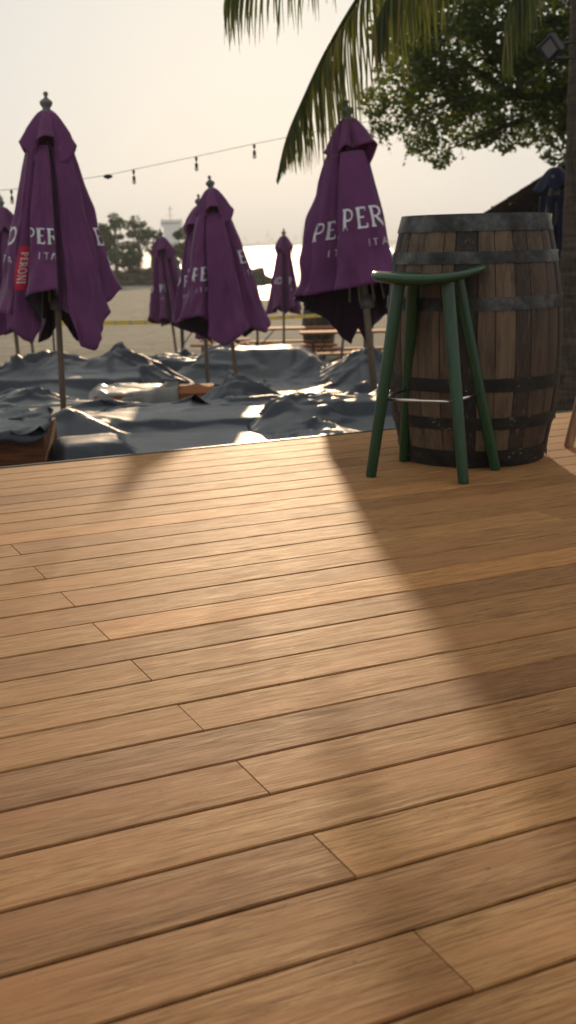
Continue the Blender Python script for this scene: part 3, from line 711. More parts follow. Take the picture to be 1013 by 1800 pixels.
def wood_box(name, label, c, size, rz, z0, z1, mat='sofa_wood', group=None):
    root = thing(name, (c[0], c[1], z0), label, 'lounge seat', group, rz); lx, ly = size; h = z1 - z0
    n = 4
    for s_ in (-1, 1):
        mb = MB()
        for k in range(n): mb.box((0, s_ * (ly / 2 - .012), h * (k + .5) / n), (lx, .024, h / n - .008))
        mb.build('side_panel', M[mat], root, smooth=False)
        mb = MB()
        for k in range(n): mb.box((s_ * (lx / 2 - .012), 0, h * (k + .5) / n), (.024, ly - .052, h / n - .008))
        mb.build('end_panel', M[mat], root, smooth=False)
    mb = MB()
    for k in range(5): mb.box((0, -ly / 2 + ly * (k + .5) / 5, h - .0145), (lx - .052, ly / 5 - .012, .022))
    mb.build('seat_slats', M[mat], root, smooth=False)
    return root
YB = YAW * .45
# A near main platform with a low back
G = 'wooden lounge seats under the tarpaulins'
a1 = (-.32, 6.2, 1.15, 1.4, .07, -.25, .05); a2 = (-.56, 7.32, 1.65, .78, .07, -.20, .04)
XA = drape((-.45, 6.62), (2.25, 2.75), .07, [a1, a2, (-1.02, 6.0, .34, .36, .3, -.15, .07)], [(at(118, 730, 6.75).x, 6.75, -.08, .55)], .05, .042, 130, 1, crease=.5)
tarp('nearest tarpaulin, spread flat over a wide low seat right behind the deck edge', XA)
wood_box('lounge_seat', 'wide low wooden seat under the nearest flat tarpaulin', a1[:2], (1.1, 1.3), .07, -.65, -.29, group=G)
wood_box('lounge_seat', 'narrow raised wooden bench under the back of the nearest tarpaulin', a2[:2], (1.6, .66), .07, -.65, -.25, group=G)
# B right near heap
b0 = (.60, 6.6, 1.1, .9, .05, -.22, .10)
XB = drape((.62, 6.5), (1.6, 1.9), .12, [b0, (.35, 7.1, .9, .25, .1, -.12, .10)], [(at(661, 690, 8.2).x, 7.3, -.06, .45), (.12, 6.9, -.13, .35)], .07, .042, 130, 2, crease=1.3)
tarp('crumpled tarpaulin beside the green stool, piled in folds behind the deck edge', XB)
wood_box('lounge_seat', 'wooden seat under the crumpled tarpaulin beside the stool', b0[:2], (1.15, .7), .05, -.65, -.24, group=G)
# C left near strip over an open wooden seat
c0 = (-1.84, 6.02, 1.25, .72, .10, -.065, .04)
XC = drape((-1.80, 6.06), (1.7, .98), .10, [(-1.84, 6.02, 1.25, .72, .10, -.065, .02)], [], .10, .04, 110, 3)
tarp('narrow tarpaulin laid over the wooden seat at the left edge, its timber side bare', XC)
wood_box('lounge_seat', 'red brown wooden seat with its side showing at the lower left corner of the sand', c0[:2], (1.22, .68), .10, -.65, -.085, group=G)
# D left mid lump
d0 = (-2.15, 8.3, 1.6, .9, .1, -.30, .15)
XD = drape((-2.1, 8.2), (2.3, 1.9), .15, [d0], [(at(37, 672, 8.9).x, 8.9, -.20, .5)], .06, .045, 120, 4, crease=1.4)
tarp('rounded tarpaulin heap at the left edge, in front of the long one', XD)
wood_box('lounge_seat', 'wooden seat under the rounded heap at the left edge', d0[:2], (1.4, .7), .1, -.65, -.36, group=G)
# E left back long
e0 = (-2.25, 11.9, 1.62, .95, .05, -.42, .05); 
XE = drape((-2.2, 11.95), (2.9, 2.5), .05, [e0], [(-2.42, 12.25, -.25, .30), (-1.74, 12.2, -.20, .52), (-2.85, 12.1, -.36, .5)], .04, .055, 130, 5, crease=1.7)
tarp('long tarpaulin at the back left with two tall humps and a straight front side', XE)
wood_box('lounge_seat', 'long wooden seat under the back left tarpaulin', e0[:2], (1.5, .8), .05, -.65, -.44, group=G)
# F mid grey piece with bare wood
f0 = (-1.15, 10.4, 1.05, .7, .1, -.40, .05)
XF = drape((-1.45, 10.4), (1.15, 1.5), .1, [f0], [], .06, .045, 120, 6, crease=1.3)
tarp('faded grey tarpaulin hanging over the corner of the orange wooden seat', XF, 'grey_tarp')
wood_box('lounge_seat', 'orange wooden seat left half bare between two tarpaulins', (-1.15, 10.4), (1.05, .7), .1, -.65, -.415, 'orange_wood', G)
# G mid centre
g0 = (.1, 9.1, 2.3, .9, .05, -.42, .12)
XG = drape((.05, 9.1), (3.0, 2.2), .03, [g0], [(at(420, 674, 9.6).x, 9.6, -.24, .5), (at(661, 700, 8.8).x, 8.8, -.22, .4), (.0, 8.8, -.33, .3)], .08, .05, 130, 7, crease=1.3)
tarp('low rumpled tarpaulin in the middle around the pole of the central parasol', XG)
wood_box('lounge_seat', 'wooden seat under the low rumpled middle tarpaulin', g0[:2], (2.1, .8), .05, -.65, -.47, group=G)
# G2 between
XK = drape((-.75, 8.55), (1.3, .9), .2, [(-.75, 8.55, .9, .5, .2, -.50, .15)], [(at(418, 680, 8.6).x, 8.7, -.28, .4)], .06, .045, 110, 17, crease=1.2)
tarp('small pale folded tarpaulin lying in front of the central parasol pole', XK, 'grey_tarp')
# H mound back
h0 = (-.30, 13.6, .95, .5, 0, -.34, .55)
XH = drape((-.30, 13.45), (2.3, 1.9), 0, [h0], [], .03, .055, 120, 8, crease=1.2)
tarp('smooth rounded tarpaulin mound in front of the bench tables', XH)
wood_box('lounge_seat', 'wooden seat under the smooth rounded mound', h0[:2], (.9, .55), 0, -.65, -.42, group=G)
# I right back with peak
i0 = (1.05, 12.9, 1.5, .8, 0, -.62, .2)
XI = drape((.9, 12.6), (2.4, 2.0), .1, [i0], [(at(644, 619, 12.7).x, 12.7, -.31, .52)], .06, .05, 120, 9, crease=1.3)
tarp('tarpaulin drawn up into a point around a parasol pole at the right back', XI)
# J back left of centre small peak
XJ = drape((-1.45, 13.6), (1.8, 1.4), 0, [(-1.4, 13.6, 1.2, .6, 0, -.45, .15)], [(at(318, 626, 14.).x, 13.9, -.38, .5)], .06, .05, 120, 10, crease=1.3)
tarp('small tarpaulin with a dark peak between the long one and the mound', XJ)

# ------------------------------------------------------------------ beer garden tables and benches
def plank_set(name, label, px0, px1, py, y, wdt, cat, zoff=0., rz=0.):
    a = at(px0, py, y); b = at(px1, py, y); L = b.x - a.x; cx = (a.x + b.x) / 2; g = terrain(cx, y); zt = a.z
    root = thing(name, (cx, y, g), label, cat, 'folding beer garden tables and benches', rz); h = zt - g
    mb = MB(); mb.box((0, 0, h - .0175), (L, wdt, .035)); mb.build('tabletop' if cat == 'table' else 'seat', M['orange_wood'], root, smooth=False, bevel=.005)
    for s_ in (-1, 1):
        xx = s_ * (L / 2 - .22); mb = MB()
        for q in (-1, 1): mb.box((xx, q * (wdt / 2 - .05), (h - .037) / 2), (.035, .035, h - .037))
        mb.box((xx, 0, .1), (.03, wdt - .14, .03)); mb.box((xx, 0, h - .055), (.03, wdt - .14, .03)); mb.build('leg_frame', M['dark_metal'], root, smooth=False)
        mb = MB(); mb.tube([(xx, 0, .12), (xx - s_ * .32, 0, h - .04)], .011, 8); mb.build('brace', M['dark_metal'], root)
    return root
plank_set('beer_table', 'long folding table at the right, in front of the far barrel', 527, 740, 583, 19.8, .50, 'table')
plank_set('beer_bench', 'folding bench on the near side of the long table at the right', 545, 700, 621, 18.9, .25, 'bench')
plank_set('beer_bench', 'folding bench on the far side of the long table at the right', 538, 690, 613, 20.7, .25, 'bench')
plank_set('beer_table', 'folding table directly left of the far barrel', 432, 588, 577, 22.3, .50, 'table')
plank_set('beer_bench', 'folding bench in front of the table left of the far barrel', 425, 592, 608, 21.4, .25, 'bench')
plank_set('beer_bench', 'folding bench behind the table left of the far barrel', 430, 586, 600, 23.2, .25, 'bench')
plank_set('beer_table', 'folding table behind the central parasol', 300, 436, 566, 23.4, .50, 'table')
plank_set('beer_bench', 'folding bench in front of the table behind the central parasol', 335, 438, 606, 21.6, .25, 'bench')
plank_set('beer_bench', 'folding bench nearest the table behind the central parasol', 352, 440, 597, 22.6, .25, 'bench')

# ------------------------------------------------------------------ palm
def catmull(P, n):
    P = [Vector(p) for p in P]; Q = [P[0] * 2 - P[1]] + P + [P[-1] * 2 - P[-2]]; out = []
    for i in range(1, len(Q) - 2):
        for k in range(n):
            t = k / n; a, b, c, d = Q[i - 1:i + 3]
            out.append(.5 * ((2 * b) + (c - a) * t + (2 * a - 5 * b + 4 * c - d) * t * t + (3 * b - a - 3 * c + d) * t ** 3))
    out.append(P[-1]); return out
def frond(root, P, n, lmax, tipl=.25, droop=1.0, width=.030, dry=0., lean=(0, 0, 0), rbase=.028, spread=.45, seed=0, startf=.12, taper=0.):
    r_ = random.Random(seed); C_ = catmull(P, 14); m_ = len(C_); mb = MB()
    mb.tube(C_, [lerp(rbase, .004, (i / (m_ - 1)) ** .8) for i in range(m_)], 7)
    st = mb.build('frond_stem', M['palm_leaf'] if not dry else M['dry_leaf'], root)
    mb = MB(); lean = Vector(lean)
    for k in range(n):
        for sd in (-1, 1):
            f = startf + (1 - startf) * (k + r_.random() * .6) / n; q = f * (m_ - 1); i = min(m_ - 2, int(q)); p = C_[i].lerp(C_[i + 1], q - i); tg = (C_[i + 1] - C_[i]).normalized()
            side = tg.cross(Vector((0, 0, 1)));
            side = side.normalized() if side.length > .05 else Vector((1, 0, 0))
            L = lmax * (math.sin(math.pi * min(1, f * .85 + .12)) ** .6 * (1 - tipl) + tipl) * r_.uniform(.8, 1.12)
            if taper: L *= 1 - .86 * max(0, (f - .55) / .45) ** .8
            d = (side * sd * spread * r_.uniform(.5, 1.3) + tg * r_.uniform(.35, .8) + Vector((0, 0, -.35))).normalized()
            ns = 7; pts = [p.copy()]; cur = p.copy(); hang = (Vector((0, 0, -1)) + lean + Vector((r_.uniform(-.10, .10), r_.uniform(-.12, .12), 0))).normalized()
            for s_ in range(ns):
                d = (d.lerp(hang, min(1, .26 * droop + .10 * s_ * droop))).normalized(); cur = cur + d * (L / ns); pts.append(cur.copy())
            wd = r_.uniform(.75, 1.2) * width; ang = r_.uniform(-1., 1.)
            wv = Vector((math.cos(ang), math.sin(ang), 0)); vs = []
            for s_, pt in enumerate(pts):
                t = s_ / ns; w_ = wd * .5 * min(1, .35 + t * 5) * (1 - t ** 2.2) + .0008
                vs += [pt - wv * w_, pt + wv * w_]
            tone = min(1, max(0, r_.gauss(.5, .22)))
            if r_.random() < .06: tone = 1.
            mb.add(vs, [(2 * a, 2 * a + 1, 2 * a + 3, 2 * a + 2) for a in range(ns)], tone)
    mb.build('frond_leaflets', M['palm_leaf'] if not dry else M['dry_leaf'], st)
PY = 8.6
palm = thing('coconut_palm', (2.27, PY, terrain(2.27, PY)), 'tall coconut palm with its trunk at the right edge and fronds hanging across the top', 'tree')
def rel(p): return Vector(p) - palm.location
prof = []
mb = MB(); tb = []
for i in range(70):
    z = -.1 + 5.2 * i / 69; x = 2.165 + .022 * math.sin(z * .9) + .012 * z; tb.append(rel((x, PY + .03 * z, z - .4)))
mb.tube(tb, [.185 * (1 + .04 * ((i * 7) % 5 == 0) + .015 * math.sin(i * 2.1)) * (1 + .25 * math.exp(-i / 6)) * (1 - .12 * i / 70) for i in range(70)], 20)
mb.build('trunk', M['palm_bark'], palm)
cr = tb[-1]
F1 = [cr, rel(at(980, -270, 8.3)), rel(at(800, -190, 8.2)), rel(at(668, -55, 8.2)), rel(at(585, 70, 8.3)), rel(at(532, 178, 8.4)), rel(at(503, 248, 8.5)), rel(at(487, 318, 8.6))]
frond(palm, F1, 105, .84, .05, 1.7, .015, lean=(.05, 0, 0), seed=1, spread=.26, startf=.3, taper=1.)
F2 = [cr, rel(at(900, -420, 7.6)), rel(at(700, -260, 7.2)), rel(at(560, -110, 7.0)), rel(at(455, -58, 7.0)), rel(at(400, -12, 7.0))]
frond(palm, F2, 46, .48, .45, .8, .014, lean=(.0, 0, 0), seed=2, spread=.9, startf=.35)
F3 = [cr, rel(at(1000, -330, 7.8)), rel(at(900, -260, 7.3)), rel(at(800, -130, 7.0)), rel(at(705, -40, 6.9)), rel(at(660, 40, 6.9))]
frond(palm, F3, 96, .52, .35, 1.2, .013, seed=3, spread=.5, startf=.2)
F4 = [cr, rel(at(1040, -300, 7.6)), rel(at(1000, -200, 7.0)), rel(at(940, -90, 6.7)), rel(at(905, -10, 6.6)), rel(at(890, 50, 6.6))]
frond(palm, F4, 90, .42, .45, 1.4, .013, seed=4, spread=.5, startf=.25)
for k, (az, ln, dz) in enumerate(((20, 3.2, .2), (75, 3.0, .5), (120, 3.2, .1), (160, 3.0, .6), (300, 3.0, .4), (335, 3.3, .7))):
    dv = Vector((math.cos(R(az)), math.sin(R(az)), 0))
    frond(palm, [cr, cr + dv * ln * .3 + Vector((0, 0, .5 + dz)), cr + dv * ln * .65 + Vector((0, 0, .35 + dz)), cr + dv * ln + Vector((0, 0, -.6 + dz))], 42, .6, .35, 1., .032, seed=10 + k)
# floodlight on the trunk
fl = at(968, 84, 8.25)
fo = thing('floodlight', fl, 'black square floodlight bracketed to the palm trunk near the top right', 'lamp')
_n = Vector((-.72, -.60, -.34)).normalized(); _u = (Vector((-.45, .25, .85)) - _n * Vector((-.45, .25, .85)).dot(_n)).normalized(); _r = _u.cross(-_n).normalized(); rm = Matrix((( _r.x, -_n.x, _u.x), (_r.y, -_n.y, _u.y), (_r.z, -_n.z, _u.z)))
mb = MB(); mb.box((0, 0, 0), (.155, .055, .13), rm); mb.box(rm @ Vector((.015, .04, 0)), (.11, .04, .085), rm); mb.build('housing', M['black_plastic'], fo, smooth=False, bevel=.008)
mb = MB(); mb.box(rm @ Vector((-.01, -.0285, -.005)), (.095, .005, .085), rm); mb.build('lens', M['lamp_glass'], fo, smooth=False)
mb = MB(); tgt = Vector((2.13, 8.55, fl.z)) - fl
mb.tube([rm @ Vector((.06, .03, .05)), tgt + Vector((0, 0, .09))], .011, 8); mb.tube([rm @ Vector((.06, .03, -.05)), tgt + Vector((0, 0, -.02))], .011, 8); mb.build('bracket', M['black_plastic'], fo)

# ------------------------------------------------------------------ leafy trees
def leaf_cloud(mb, blobs, r_, size, flat=.55):
    vs = []; fs = []; tones = []
    for (c, rad, n) in blobs:
        for _ in range(n):
            while True:
                q = Vector((r_.uniform(-1, 1), r_.uniform(-1, 1), r_.uniform(-1, 1)))
                if q.length < 1: break
            q = q * (q.length ** -.25 if q.length > .05 else 1)
            # clusters: skip where clump noise is low so sky shows through
            p = Vector((c[0] + q.x * rad[0], c[1] + q.y * rad[1], c[2] + q.z * rad[2]))
            if noise.noise(p * 2.1) < r_.uniform(-.5, -.02): continue
            a = Vector((r_.gauss(0, 1), r_.gauss(0, 1), r_.gauss(0, .6))).normalized(); b = a.cross(Vector((r_.gauss(0, 1), r_.gauss(0, 1), r_.gauss(0, 1)))).normalized(); s = size * r_.uniform(.6, 1.3)
            o = len(vs); vs += [p - a * s * .5, p + b * s * flat * .5, p + a * s * .5, p - b * s * flat * .5]; fs.append((o, o + 1, o + 2, o + 3))
            t = min(1, max(0, r_.gauss(.5, .25))); tones += [t] * 4
    o = len(mb.v); mb.v += [tuple(v) for v in vs]; mb.f += [tuple(i + o for i in f) for f in fs]; mb.t += tones
TD = 14.5; ppm = FPX / TD
tree = thing('broadleaf_tree', (5.6, TD + 1, terrain(5.6, TD + 1)), 'large dark broadleaf tree spreading over the upper right, behind the palm', 'tree')
tl = tree.location
def trel(px, py, y=TD): return at(px, py, y) - tl
r_ = random.Random(5); blobs = []
for (px, py, rp, de) in [(655, 180, 30, .7), (690, 205, 36, .8), (668, 228, 22, .6), (742, 250, 32, .8), (775, 280, 22, .75), (765, 262, 30, .7), (712, 135, 50, 1.), (772, 180, 62, 1.15), (835, 215, 55, 1.05), (885, 235, 40, .8), (938, 232, 34, .65), (985, 262, 32, .7), (900, 262, 22, .6), (962, 200, 50, .8),
                         (685, 45, 42, .75), (730, 95, 50, .95), (780, 85, 60, 1.), (850, 130, 75, 1.25), (930, 130, 75, 1.05), (1010, 170, 70, 1.2), (990, 100, 70, .9), (720, 0, 60, .9), (800, 10, 75, 1.), (890, 30, 80, 1.05), (980, 30, 90, 1.1), (1080, 80, 110, 1.), (1100, 210, 90, 1.), (1200, 60, 150, .8), (1210, 220, 100, .8), (760, -90, 90, .9), (880, -110, 120, .8), (1010, -130, 140, .8), (1180, -150, 170, .6), (1340, 0, 150, .6), (950, -280, 150, .5), (1150, -320, 170, .5)]:
    rm_ = rp / ppm; dy = r_.uniform(-.9, .9); c = trel(px, py, TD + dy); blobs.append((c, (rm_, rm_ * 1.1 + .12, rm_ * .85), int(de * 5600 * rm_ ** 2 * math.pi * .62)))
mb = MB(); leaf_cloud(mb, blobs, r_, .064, .62)
mb.build('crown', M['leaf'], tree, smooth=False)
# fringe of loose twigs with single leaves
mb = MB(); ml = MB()
for k in range(90):
    px = r_.uniform(640, 1010); py = 243 + 35 * math.sin(px * .011 + 1) * .6 + r_.uniform(-60, 12) + (px < 720) * -40
    p = trel(px, py, TD + r_.uniform(-.8, .8)); d = Vector((r_.uniform(-.5, .5), r_.uniform(-.3, .3), r_.uniform(-1, -.3))).normalized(); L = r_.uniform(.12, .34); pts = [p]
    for s_ in range(4): d = (d + Vector((r_.uniform(-.4, .4), 0, r_.uniform(-.2, .2)))).normalized(); pts.append(pts[-1] + d * L / 4)
    mb.tube(pts, [.004, .0035, .003, .002, .0015], 4, cap=False)
    for q in pts[1:]:
        if r_.random() < .5: leaf_cloud(ml, [(q, (.03, .03, .03), 2)], r_, .07, .55)
mb.build('twigs', M['bark'], tree); ml.build('fringe_leaves', M['leaf'], tree, smooth=False)
mb = MB(); mb.tube([(0, 0, -.1), (-.1, 0, 1.2), (-.25, -.2, 2.4), (-.5, -.4, 4.2), (-.6, -.4, 5.6)], [.32, .26, .22, .15, .05], 14)
mb.build('trunk', M['bark'], tree)
for P, rr in (([(-.15, -.1, 1.7), trel(1130, 185), trel(1000, 160), trel(900, 168), trel(800, 175), trel(735, 200)], [.13, .11, .085, .06, .035, .012]), ([(-.3, -.25, 2.8), trel(1080, 60), trel(930, 40), trel(820, 60), trel(720, 40)], [.12, .09, .06, .04, .012]), ([trel(1000, 160), trel(950, 200), trel(880, 225), trel(790, 262)], [.05, .035, .025, .008]), ([trel(950, 200), trel(990, 235), trel(985, 275)], [.03, .02, .008]), ([trel(900, 168), trel(830, 120), trel(760, 90), trel(700, 120)], [.05, .03, .02, .008])):
    mb = MB(); mb.tube(catmull(P, 4), [float(np.interp(i / (4 * (len(P) - 1)), np.linspace(0, 1, len(rr)), rr)) for i in range(4 * (len(P) - 1) + 1)], 8); mb.build('limb', M['bark'], tree)

# trees on the spit
def far_tree(label, px, ytop, ybase, wpx, y, dens=1., seed=0, clear=.35):
    r_ = random.Random(seed); b = at(px, ybase, y); t = at(px, ytop, y); H = t.z - b.z; W = wpx * y / FPX
    root = thing('shore_tree', b, label, 'tree', 'trees on the far spit')
    mb = MB(); mb.tube([(0, 0, -.3), (.1 * W * r_.uniform(-1, 1), 0, H * .4), (.2 * W * r_.uniform(-1, 1), 0, H * .85)], [.16, .11, .04], 7); mb.build('trunk', M['bark'], root)
    mb = MB()
    for k in range(3):
        a = Vector((0, 0, H * r_.uniform(.2, .4))); mb.tube([a, a + Vector((W * r_.uniform(-.4, .4), r_.uniform(-.5, .5), H * .35))], [.07, .025], 5)
    mb.build('limb', M['bark'], root)
    blobs = []
    for k in range(9):
        zz = r_.uniform(clear, .86); sx = W * .5 * math.sin(math.pi * (zz - clear + .18) / (1.25 - clear)) ** .7
        rr = W * r_.uniform(.15, .26); blobs.append((Vector((r_.uniform(-sx, sx) * .75, r_.uniform(-sx, sx) * .75, H * zz)), (rr, rr, rr * .75), int(230 * dens)))
    blobs.append((Vector((0, 0, H * .86)), (W * .25, W * .25, H * .14), int(260 * dens)))
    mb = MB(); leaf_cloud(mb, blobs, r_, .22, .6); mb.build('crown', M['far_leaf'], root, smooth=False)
GY = 90
for i, a in enumerate([('dense low shore tree just right of the largest parasol', 185, 392, 474, 62, 88, 1.5, .25), ('tallest shore tree, its round head above the dense low one', 206, 371, 474, 44, 91, .8, .4), ('airy shore tree beside the tallest one', 243, 378, 474, 50, 90, .75, .35), ('bushy shore tree below the two airy ones', 226, 424, 476, 78, 87, 1.5, .2), ('thin shore tree just left of the small parasol', 268, 398, 474, 44, 92, .6, .3), ('rounded shore tree right of the pale ship', 324, 400, 476, 40, 90, 1.1, .3), ('pale bushy shore tree beneath the ship', 305, 436, 476, 52, 89, .9, .2), ('shore tree at the left edge of the photo, above the cut off parasol', 2, 332, 474, 46, 88, 1., .35), ('shore tree hidden behind the largest parasol', 95, 372, 474, 80, 90, 1.2, .3), ('shore tree left of the hidden one', 48, 385, 474, 70, 92, 1.1, .3), ('shore tree beyond the left edge', -60, 360, 474, 90, 90, 1.1, .3)]):
    far_tree(a[0], *a[1:6], dens=a[6], seed=20 + i, clear=a[7])

def boulders(name, n, posf, seed):
    r_ = random.Random(seed); mb = MB()
    for k in range(n):
        c, rad = posf(r_); sx, sy, sz = rad * r_.uniform(.8, 1.5), rad * r_.uniform(.8, 1.2), rad * r_.uniform(.55, .95); q = Matrix.Rotation(r_.uniform(0, 6), 3, 'Z') @ Matrix.Rotation(r_.uniform(-.4, .4), 3, 'X')
        vs = [(0, 0, 1)]; U_, V_ = 9, 6
        for j in range(1, V_):
            for i in range(U_): a = math.pi * j / V_; b = 2 * math.pi * (i + .5 * (j % 2)) / U_; vs.append((math.sin(a) * math.cos(b), math.sin(a) * math.sin(b), math.cos(a)))
        vs.append((0, 0, -1)); out = []
        for v in vs:
            v = Vector(v); f = 1 + .35 * noise.noise(v * 1.7 + Vector((k * 3.1, 0, seed))) ; v = v * f
            v = Vector((max(-.8, min(.8, v.x)) * sx, max(-.8, min(.85, v.y)) * sy, max(-.8, min(.75, v.z)) * sz)); out.append(q @ v + Vector(c))
        fs = [(0, 1 + i, 1 + (i + 1) % U_) for i in range(U_)]
        for j in range(V_ - 2):
            for i in range(U_): a = 1 + j * U_ + i; b = 1 + j * U_ + (i + 1) % U_; fs.append((a, a + U_, b + U_, b))
        L_ = len(vs) - 1; fs += [(L_, 1 + (V_ - 2) * U_ + (i + 1) % U_, 1 + (V_ - 2) * U_ + i) for i in range(U_)]
        mb.add(out, fs, r_.random())
    return mb.build(name, M['rock'], smooth=False)
def pb_(r_):
    x = r_.uniform(-45, -4.6) if r_.random() < .5 else r_.uniform(-17, -4.6); h = 1.05 * ss(-4.2, -7.5, x); v = r_.uniform(-1, 1); return (x, 88 + v * 3.2, SEA - .15 + h * (1 - v * v) * r_.uniform(.5, 1.)), r_.uniform(.28, .62)
def pr_(r_):
    x = r_.uniform(-5.6, -.6); h = 1.5 * ss(-.3, -2.2, x) * (.8 + .2 * math.sin(x * 3)); v = r_.uniform(-1, 1); return (x, 84 + v * 2.2, SEA - .1 + h * (1 - v * v) * r_.uniform(.55, 1.)), r_.uniform(.2, .45)
tag(boulders('breakwater', 520, pb_, 1), kind='structure')
tag(boulders('rock_outcrop', 230, pr_, 2), kind='structure')
# low scrub on the breakwater top
r_ = random.Random(77); mb = MB(); leaf_cloud(mb, [(Vector((x, 87.5 + r_.uniform(-1, 1), -.95)), (.8, .8, .35), 60) for x in np.arange(-40, -5, .8)], r_, .2)
tag(mb.build('scrub', M['far_leaf'], smooth=False), kind='stuff')

# ------------------------------------------------------------------ ship and far port cranes
SY = 620.; s0 = at(287, 440, SY); s1 = at(319, 386, SY); gx = (s0.x + s1.x) / 2; wS = s1.x - s0.x; zt_ = s1.z
ship = thing('cargo_ship', (gx, SY, SEA), 'hazy white ship superstructure with a mast behind the shore trees', 'ship')
mb = MB(); mb.box((0, 0, 2.2), (wS * 1.0, 60, 5.)); mb.build('hull', M['ship_hull'], ship, smooth=False)
hh = zt_ - SEA - 4.7
mb = MB(); mb.box((0, 0, 4.7 + hh * .35), (wS * .72, 14, hh * .7)); mb.box((0, 0, 4.7 + hh * .85), (wS * 1.0, 13, hh * .3)); mb.box((-wS * .47, 0, 4.7 + hh + .6), (.3, .3, 1.2)); mb.box((wS * .47, 0, 4.7 + hh + .6), (.3, .3, 1.2)); mb.build('superstructure', M['ship_white'], ship, smooth=False)
for k in range(6): mb = MB(); mb.box((-wS * .4 + wS * .16 * k, -6.6, 4.7 + hh * .85), (wS * .1, .3, 1.1)); mb.build('window', M['dark_metal'], ship, smooth=False)
mb = MB(); mb.tube([(-.6, 0, 4.6 + hh), (-.6, 0, 4.6 + hh + 7)], .35, 8); mb.box((-.6, 0, 4.6 + hh + 5.4), (3.6, .3, .3)); mb.box((-.6, 0, 4.6 + hh + 2.4), (4.6, .3, .3)); mb.build('mast', M['ship_white'], ship, smooth=False)
mb = MB(); mb.box((0, 0, 0), (1, 1, 1))
for i, (px, hgt) in enumerate([(432, 24), (455, 13), (471, 34), (478, 20), (520, 22), (533, 38), (541, 26), (572, 28), (700, 30), (740, 22), (355, 30)]):
    p = at(px, 434, 2600.); c = thing('port_crane', (p.x, 2600., SEA), 'faint grey port crane on the hazy horizon', 'crane', 'port cranes fading into the haze')
    mb = MB()
    for q in (-1, 1): mb.box((q * 3.5, 0, hgt * .35), (1.2, 1.2, hgt * .7))
    mb.box((0, 0, hgt * .7), (9, 1.5, 1.6)); mb.build('frame', M['ship_hull'], c, smooth=False)
    mb = MB(); mb.box((0, 0, hgt * .88), (1.6, 1.6, hgt * .34)); mb.build('boom', M['ship_hull'], c)
mb = MB(); mb.box((-500, 2800, 1.), (2600, 80, 8)); tag(mb.build('far_shore', M['ship_hull'], smooth=False), kind='structure')

# ------------------------------------------------------------------ string lights, barrier tape
P = [at(-260, 352, 12.), at(18, 333, 11.), at(148, 314, 11.), at(190, 307.5, 11.), at(235, 298, 11.), at(345, 275, 11.), at(447, 253, 11.), at(548, 233, 11.), at(640, 215, 11.), at(760, 190, 11.4), at(1010, 120, 10.)]
sg = thing('string_lights', P[0], 'thin sagging wire of hanging bulbs strung across the sky behind the parasols', 'string lights')
rl = [p - P[0] for p in P]; mb = MB(); mb.tube(catmull(rl, 8), .0022, 6); mb.build('wire', M['black_plastic'], sg)
for px, py in ((125, 317), (235, 298), (345, 275), (447, 253), (548, 233), (655, 212), (20, 333)):
    p = at(px, py, 11.) - P[0]; mb = MB(); mb.lathe([(.004, 0), (.012, -.01), (.012, -.03), (.004, -.042), (.004, -.055), (.013, -.06), (.015, -.085), (.013, -.092)][::-1], 10, p); so2 = mb.build('bulb_socket', M['black_plastic'], sg)
    mb = MB(); mb.lathe([(.003, -.130), (.014, -.122), (.018, -.107), (.012, -.09)], 10, p); mb.build('bulb', M['bulb_glass'], so2)
mb = MB(); mb.lathe([(.002, -.03), (.035, -.018), (.045, 0), (.02, .012)], 12, at(190, 309, 11.) - P[0]); mb.build('junction', M['black_plastic'], sg)

A = at(92, 568.5, 19.); B = at(655, 547.5, 24.)
tp = thing('barrier_tape', A, 'yellow and pale striped barrier tape strung low across the sand', 'barrier tape')
for col, mt, par in (('yellow', 'tape_yellow', 0), ('pale', 'tape_white', 1)):
    mb = MB(); n = 120
    for k in range(n):
        if (k % 5 in (4,)) != bool(par): continue
        a = A.lerp(B, k / n) - A; b = A.lerp(B, (k + 1) / n) - A
        a.z -= .06 * math.sin(math.pi * k / n); b.z -= .06 * math.sin(math.pi * (k + 1) / n)
        hgt = Vector((0, 0, .035)); th = Vector((0, .002, 0)); vs = [a - hgt, b - hgt, b + hgt, a + hgt]; mb.add(vs + [v + th for v in vs], [(0, 1, 2, 3), (7, 6, 5, 4), (0, 4, 5, 1), (3, 2, 6, 7)])
    mb.build(col + '_band' if 0 else 'tape_band', M[mt], tp, smooth=False)
for p, lb in ((A, 'thin stake holding the left end of the barrier tape'), (B, 'thin stake holding the right end of the barrier tape')):
    g = terrain(p.x, p.y); mb = MB(); mb.tube([(0, 0, -.1), (0, 0, p.z - g + .05)], .018, 8); o = mb.build('stake', M['dark_metal']); o.location = (p.x, p.y + .02, g); tag(o, lb, 'stake', 'barrier tape stakes')

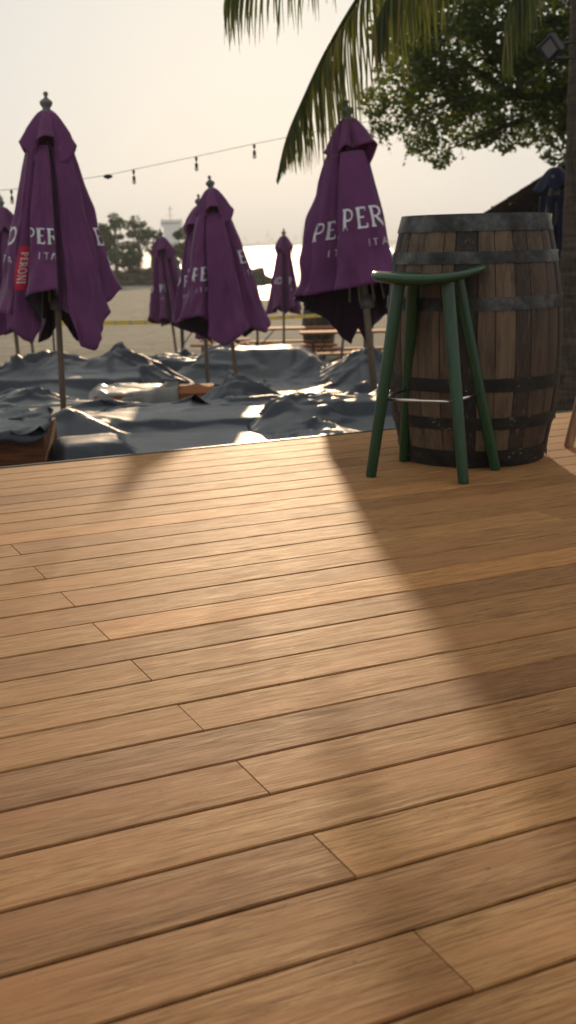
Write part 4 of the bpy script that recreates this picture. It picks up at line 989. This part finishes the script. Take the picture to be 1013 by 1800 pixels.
# ------------------------------------------------------------------ hut, rolled cover
HY = 17.; e0_ = at(868, 382, HY); ap = at(1080, 238, HY); hw = ap.x - e0_.x; cx = ap.x
g = terrain(cx, HY + hw); hut = thing('hut', (cx, HY + hw * .6, g), 'beach hut with a dark sloping shingle roof behind the navy parasol', 'hut'); ez = e0_.z - g; az_ = ap.z - g
mb = MB(); q = hw; n = 10
for (ax0, ay0, ax1, ay1) in ((-q, -q * .6, q, -q * .6), (q, -q * .6, q, q * .6), (q, q * .6, -q, q * .6), (-q, q * .6, -q, -q * .6)):
    for k in range(n):
        t0, t1 = k / n, (k + 1) / n; s0_, s1_ = 1 - t0, 1 - t1; z0, z1 = lerp(ez, az_, t0), lerp(ez, az_, t1)
        vs = [(ax0 * s0_, ay0 * s0_, z0 - .0), (ax1 * s0_, ay1 * s0_, z0 - .0), (ax1 * s1_, ay1 * s1_, z1 - .008), (ax0 * s1_, ay0 * s1_, z1 - .008)]
        mb.add(vs + [(v[0] * .99, v[1] * .99, v[2] - .05) for v in vs], [(0, 1, 2, 3), (7, 6, 5, 4), (0, 4, 5, 1), (2, 6, 7, 3), (1, 5, 6, 2), (0, 3, 7, 4)])
mb.build('roof', M['roof_shingle'], hut, smooth=False)
for sx in (-1, 1):
    for sy in (-1, 1): mb = MB(); mb.box((sx * q * .8, sy * q * .45, (ez + .1) / 2), (.12, .12, ez + .3)); mb.build('post', M['hut_timber'], hut, smooth=False)
mb = MB(); mb.box((0, -q * .45, .5), (q * 1.5, .06, 1.)); mb.build('counter', M['hut_timber'], hut, smooth=False)
rb = at(992, 706, 8.75); rb.z = terrain(rb.x, rb.y); rt = at(1000, 575, 8.85)
rc = thing('rolled_cover', rb, 'rolled grey parasol cover leaning between the navy parasol and the palm trunk', 'rolled cover')
mb = MB(); d = rt - rb; mb.tube([Vector((0, 0, 0)), d * .1, d * .35, d * .45, d * .6, d * .85, d], [.04, .075, .085, .07, .08, .06, .02], 14); mb.build('roll', M['grey_tarp'], rc)
mb = MB(); mb.tube([d * .44, d * .47], .078, 14); mb.build('strap', M['black_plastic'], rc)

# ------------------------------------------------------------------ haze
mb = MB(); mb.box((0, 1500, 10.), (9000, 3400, 34.)); hz = mb.build('haze', bpy.data.materials.new('haze_air'), smooth=False); tag(hz, kind='stuff')
hm = hz.data.materials[0]; hm.use_nodes = True; t_ = hm.node_tree; t_.nodes.remove(t_.nodes['Principled BSDF'])
pv = t_.nodes.new('ShaderNodeVolumePrincipled'); pv.inputs['Density'].default_value = .0006; pv.inputs['Color'].default_value = (.93, .95, .95, 1); pv.inputs['Anisotropy'].default_value = .15
t_.links.new(pv.outputs[0], t_.nodes['Material Output'].inputs['Volume'])
